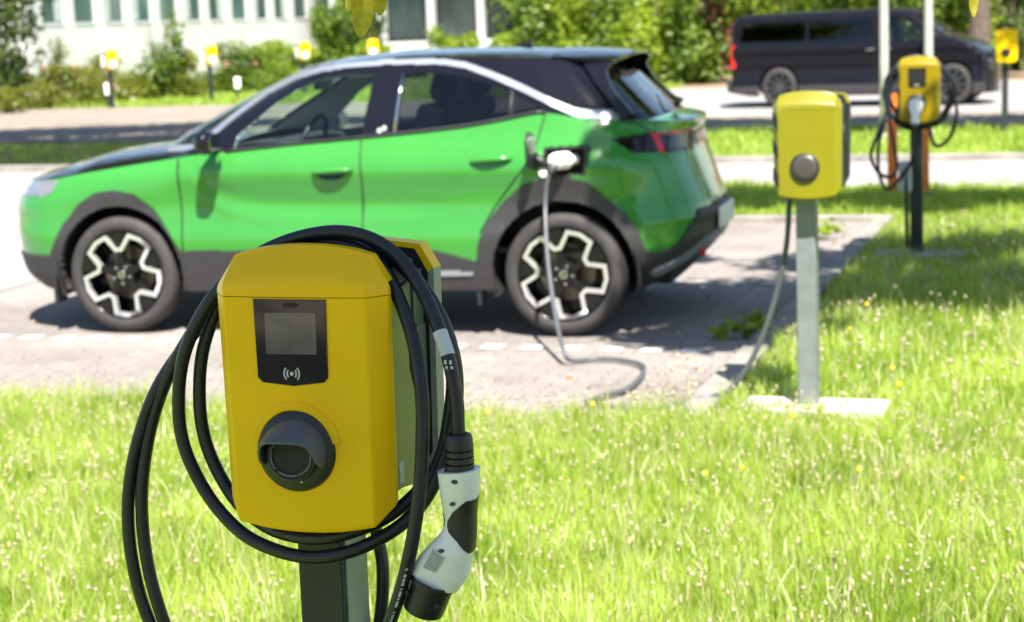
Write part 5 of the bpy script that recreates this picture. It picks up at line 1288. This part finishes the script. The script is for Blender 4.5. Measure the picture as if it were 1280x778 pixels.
# local: y runs along the facade (away), facade plane x=0 facing +x
HT = 7.0
wl = MB(); npil = int(L1 / 1.67) + 1
wl.prism([(-10, 0), (0, 0), (0, L1), (-10, L1)], 0, 2.03, 'z'); wl.prism([(-10, 0), (0, 0), (0, L1), (-10, L1)], 3.9, HT, 'z'); wl.prism([(-10, 0), (-.10, 0), (-.10, L1), (-10, L1)], 2.03, 3.9, 'z')
for i in range(npil + 1):
    y0 = min(i * 1.67, L1 - .36); wl.box((-.047, y0 + .36, 2.965), (.09, .52, 1.87))
wl.build('wall', M['render'], bd, smooth=False)
for i in range(npil - 1):
    yc = i * 1.67 + .36 + .835
    f = MB()
    for (a, b2, c, d) in ((-.03, 2.06, 1.15, .06), (-.03, 3.87, 1.15, .06)): f.box((-.06, yc, b2), (.06, 1.15, .06))
    for yy in (-.55, .55): f.box((-.06, yc + yy, 2.965), (.06, .05, 1.75))
    w = f.build('window', M['winframe'], bd, smooth=False)
    p = MB(); p.box((-.075, yc, 2.965), (.02, 1.06, 1.75)); p.build('pane', M['winteal'], w, smooth=False)
    if i % 3 != 1:
        c = MB(); sx = random.choice((-1, 1))
        n = 14; vs = []
        for k in range(n + 1):
            yy = yc + sx * (.50 - .36 * k / n); vs += [(-.062 + .004 * math.sin(k * 2.1), yy, 2.12), (-.062 + .004 * math.sin(k * 2.1), yy, 3.8)]
        c.add(vs, [(2 * k, 2 * k + 2, 2 * k + 3, 2 * k + 1) for k in range(n)]); c.build('curtain', M['curtain'], w)
    s = MB(); s.box((.0, yc, 2.01), (.03, 1.15, .04)); s.build('sill', M['winframe'], w, smooth=False)
rp = MB(); rp.box((-4.9, L1 / 2, HT + .1), (10.6, L1 + .6, .2)); rp.build('roof', M['edgegrey'], bd, smooth=False)
# glazed wing with white columns
W0 = lot(61.3, -24.7)
wg = thing('glazed_building', 'glazed building wing with slim white columns behind the bushes', 'building', W0, -LD)
b = MB(); b.box((11, 2.2, 3.5), (26, 4.0, 7.0)); b.build('wall', M['darkglass'], wg, smooth=False)
for i in range(14):
    c = MB(); c.box((-1.37 + i * 1.85, -.12, 3.5), (.27, .30, 7.0)); c.build('column', M['winframe'], wg, bevel=.01)
b = MB(); b.box((11, -.45, .55), (26, .5, 1.1)); b.build('plinth', M['render'], wg, smooth=False)
b = MB(); b.box((11, 0, 4.2), (26, .26, .35)); b.build('floor_band', M['winframe'], wg, smooth=False)
for i in range(13):
    c = MB(); c.box((-.45 + i * 1.85, .17, 2.6), (1.5, .06, 2.8)); c.build('pane', M['darkglass'], wg, smooth=False)
b = MB(); b.box((11, 2.2, 7.1), (27, 5, .25)); b.build('roof', M['edgegrey'], wg, smooth=False)

# ---------------------------------------------------------------- far planting
g1 = 'bushes along the white building'
B = lambda u, v: lot(u, v, 0)
shrub('shrub', 'low green bush with pink blossoms at the left by the white wall', 'shrub', cwd(85, 44.5), 3.6, 1.6, 1.25, 5200, .10, M['leafolive'], 61, g1, flowers=(M['flowerpink'], 4, .10))
shrub('shrub', 'low rounded bush between the two leftmost far stations', 'shrub', cwd(165, 46.5), 3.4, 1.6, 1.2, 4600, .10, M['leafolive'], 62, g1, flowers=(M['flowerwhite'], 4, .08))
shrub('shrub', 'dark low bush right of the second far station', 'shrub', cwd(320, 50), 3.8, 1.6, 1.35, 5000, .11, M['leafmid'], 63, g1, flowers=(M['flowerpink'], 2, .09))
shrub('shrub', 'yellowish bush at the foot of the tall sapling', 'shrub', cwd(232, 47.5), 3.4, 1.5, 1.25, 5000, .11, M['leafolive'], 64, g1)
shrub('shrub', 'light green bush just above the car bonnet line by the white wall', 'shrub', cwd(365, 53), 3.6, 1.6, 1.4, 5400, .12, M['leaflight'], 65, g1)
shrub('shrub', 'small mustard bush at the foot of the dark tree on the left', 'shrub', cwd(40, 42.5), 1.2, 1.0, .6, 1500, .09, M['leafolive'], 66, g1)
shrub('sapling', 'tall feathery sapling standing against the white wall', 'sapling', cwd(228, 47), 1.6, 1.3, 2.5, 800, .16, M['leafmid'], 67, None, clumps=10)
shrub('sapling', 'thin pale sapling left of the first far station', 'sapling', cwd(95, 46), 1.5, 1.0, 1.75, 500, .12, M['leafolive'], 68, None, clumps=8)
shrub('sapling', 'wispy dry stem between the two leftmost far stations', 'sapling', cwd(155, 46), .7, .6, 1.55, 130, .10, M['leafolive'], 69, None, clumps=6)
shrub('sapling', 'slender sapling near the right end of the white wall', 'sapling', cwd(312, 52), .8, .7, 1.75, 240, .11, M['leafolive'], 70, None, clumps=6)
tree('dark dense tree at the left edge of the lot', cwd(15, 44), .14, (.1, 0, 1.0), [(-1.2, .2, 2.2), (1.0, .2, 2.6), (.1, .5, 3.6), (.6, -.3, 1.8)],
     [((-.9, 0, 1.5), (1.1, .9, .8)), ((.3, 0, 1.2), (.75, .8, .7)), ((.75, .1, 2.1), (.65, .8, .6)), ((-.3, .2, 2.6), (1.3, 1.1, .9)), ((1.0, .2, 3.1), (.9, .9, .7)), ((-.2, .4, 4.0), (1.3, 1.2, 1.0)), ((-1.6, .2, 2.9), (1.0, 1, .9)), ((.1, -.2, .6), (.7, .6, .45))], 7500, .17, M['leafdark'], 71)
g2 = 'hedge shrubs along the far road'
hl_ = [(446, 54, 2.6, 2.4, 'leafmid', 'mid green shrub where the white wall ends'), (468, 57, 2.2, 3.3, 'leafdark', 'tall dark shrub behind the car at the end of the white building'), (500, 52, 1.6, 1.2, 'leaflight', 'pale green shrub above the front of the car roof'),
       (530, 60, 2.0, .9, 'leafmid', 'low shrub in front of the glazed wing'), (598, 56, 1.35, 1.9, 'leaflight', 'light green bush between two white columns'), (668, 53, 1.6, 1.45, 'leaflight', 'light bush right of the rightmost white column'), 
       (700, 48.5, 2.6, 2.9, 'leafmid', 'big leafy hedge shrub above the back of the car roof'), (752, 47, 2.6, 3.2, 'leaflight', 'tall bright hedge shrub above the car spoiler'), (805, 46.5, 2.4, 3.0, 'leafmid', 'full hedge shrub with a few white blossoms right of the car'),
       (852, 45.5, 2.5, 3.2, 'leaflight', 'bright hedge shrub left of the van'), (900, 45, 2.4, 3.0, 'leafmid', 'hedge shrub touching the rear of the van in view'), (945, 45.5, 2.2, 2.9, 'leafred', 'reddish brown shrub above the rear of the van'),
       (1000, 44.5, 2.6, 3.0, 'leaflight', 'bright shrub above the van roof, next to the reddish one'), (1060, 43.5, 2.8, 3.2, 'leafmid', 'shrub above the middle of the van roof'), (1120, 42.5, 2.8, 3.2, 'leaflight', 'shrub above the van cab between the two poles'), 
       (1180, 41.5, 2.6, 3.0, 'leafmid', 'shrub above the van windscreen'), (1222, 41.5, 2.0, 2.6, 'leaflight', 'shrub above the bonnet of the van'), (1290, 46, 2.6, 3.0, 'leafdark', 'dark shrub at the right edge behind the grey car')]
for i, (x, d, w, h, mm, lab) in enumerate(hl_):
    shrub('shrub', lab, 'shrub', cwd(x, d), w * 1.1, 1.9, h, 4200, .17, M[mm], 80 + i, g2, clumps=12, flowers=(M['flowerwhite'], 5, .10) if i == 8 else None)
tree('tree with a stout brown trunk behind the bonnet of the van', cwd(1243, 40), .24, (.05, 0, 3.0), [(-1.5, .2, 4.6), (1.4, .4, 4.8), (.2, .8, 5.4)], [((-1.4, .2, 4.6), (1.6, 1.4, 1.0)), ((1.3, .3, 4.8), (1.6, 1.4, 1.1)), ((.1, .6, 5.6), (1.7, 1.6, 1.2))], 3500, .22, M['leafred'], 120)
# taller trees behind the hedge and building
for i, (x, d, s, mm, lab) in enumerate(((765, 62, 1.0, 'leafmid', 'tall tree behind the hedge left of the van'), (840, 58, 1.1, 'leaflight', 'tall bright tree behind the hedge beside the van'), (960, 60, 1.1, 'leafdark', 'tall dark tree behind the rear of the van'), (1090, 57, 1.0, 'leafmid', 'tall tree behind the van cab'), (1200, 60, 1.1, 'leafdark', 'tall dark tree behind the nose of the van'), (1330, 58, 1.1, 'leafmid', 'tall tree beyond the right edge'))):
    cl = [((-1.6 * s, 0, 2.4), (1.7, 1.5, 1.5)), ((1.6 * s, .2, 2.2), (1.7, 1.5, 1.5)), ((0, 0, 3.8), (2.0, 1.8, 1.6)), ((-1.2, .3, 5.6), (1.8, 1.6, 1.4)), ((1.3, .2, 5.8), (1.8, 1.6, 1.5)), ((0, .2, 7.4), (1.7, 1.6, 1.4)), ((0, -.3, 1.2), (1.6, 1.0, .9))]
    tree(lab, cwd(x, d), .25, (.1, 0, 2.2), [(-1.4, 0, 4.4), (1.4, .2, 4.6), (0, .2, 6.6)], cl, 5200, .30, M[mm], 130 + i, 'trees beyond the lot')

for i, (x, y_, lab) in enumerate(((-9.5, -15, 'unseen tree added behind the viewpoint for car reflections, far left'), (-3, -18, 'unseen tree added behind the viewpoint for car reflections, left of centre'), (4.5, -17, 'unseen tree added behind the viewpoint for car reflections, right of centre'), (11, -14, 'unseen tree added behind the viewpoint for car reflections, far right'))):  # unseen trees added to darken reflections in the car paint and deepen shade
    cl = [((-2.0, 0, 3.4), (2.3, 2, 1.7)), ((2.0, .2, 3.2), (2.3, 2, 1.7)), ((0, 0, 5.2), (2.6, 2.2, 1.9)), ((0, .2, 1.6), (2.6, 1.5, 1.3)), ((.2, .2, 7.2), (2.0, 1.8, 1.5))]
    tree(lab, Vector((x, y_, 0)), .25, (.1, 0, 2.4), [(-1.6, 0, 4.0), (1.6, .2, 4.2), (0, .2, 6.6)], cl, 3600, .5, M['leafmid'], 170 + i, 'trees added behind the viewpoint for reflections')

# ---------------------------------------------------------------- light, sky, camera
w = bpy.data.worlds.new('World'); scene.world = w; w.use_nodes = True
nt = w.node_tree; bg = nt.nodes['Background']; sk_ = nt.nodes.new('ShaderNodeTexSky'); sk_.sky_type = 'NISHITA'; sk_.sun_disc = False
sk_.sun_elevation = SUN_EL; sk_.sun_rotation = math.atan2(SUN_H.x, SUN_H.y); sk_.air_density = 1.0; sk_.dust_density = 0.5; sk_.ozone_density = 1.0
nt.links.new(sk_.outputs['Color'], bg.inputs['Color']); bg.inputs['Strength'].default_value = 0.07
sl = bpy.data.lights.new('sun', 'SUN'); sl.energy = 5.0; sl.angle = math.radians(.55); sl.color = (1.0, .94, .84)
so_ = bpy.data.objects.new('sun', sl); COL.objects.link(so_)
sd_ = Vector((SUN_H.x * math.cos(SUN_EL), SUN_H.y * math.cos(SUN_EL), math.sin(SUN_EL)))
so_.rotation_euler = sd_.to_track_quat('Z', 'Y').to_euler(); so_.location = (3, -6, 12)

PITCH, ROLL, HC, FPX = .1573, .0367, 1.6615, 2278.9
cd = bpy.data.cameras.new('camera'); cam = bpy.data.objects.new('camera', cd); COL.objects.link(cam)
cd.sensor_width = 36; cd.lens = FPX / 1280 * 36; cd.clip_start = .05; cd.clip_end = 2000
fw = Vector((0, math.cos(PITCH), -math.sin(PITCH))); up0 = Vector((0, math.sin(PITCH), math.cos(PITCH))); rx = Vector((1, 0, 0))
cr, sr = math.cos(ROLL), math.sin(ROLL)
R_ = rx * cr - up0 * sr; U_ = rx * sr + up0 * cr
cam.matrix_world = Matrix(((R_.x, U_.x, -fw.x, 0), (R_.y, U_.y, -fw.y, 0), (R_.z, U_.z, -fw.z, HC), (0, 0, 0, 1)))
cd.dof.use_dof = True; cd.dof.focus_distance = 2.68; cd.dof.aperture_fstop = 7.0; cd.dof.aperture_blades = 0
scene.camera = cam
scene.view_settings.view_transform = 'Standard'; scene.view_settings.look = 'None'; scene.view_settings.gamma = 1.0
scene.view_settings.use_curve_mapping = False; scene.view_settings.exposure = 1.55
scene.render.engine = 'CYCLES'
cy = scene.cycles; cy.use_denoising = True; cy.max_bounces = 8; cy.transparent_max_bounces = 16; cy.diffuse_bounces = 3; cy.glossy_bounces = 4; cy.transmission_bounces = 6
cy.sample_clamp_indirect = 8.0; cy.use_adaptive_sampling = True
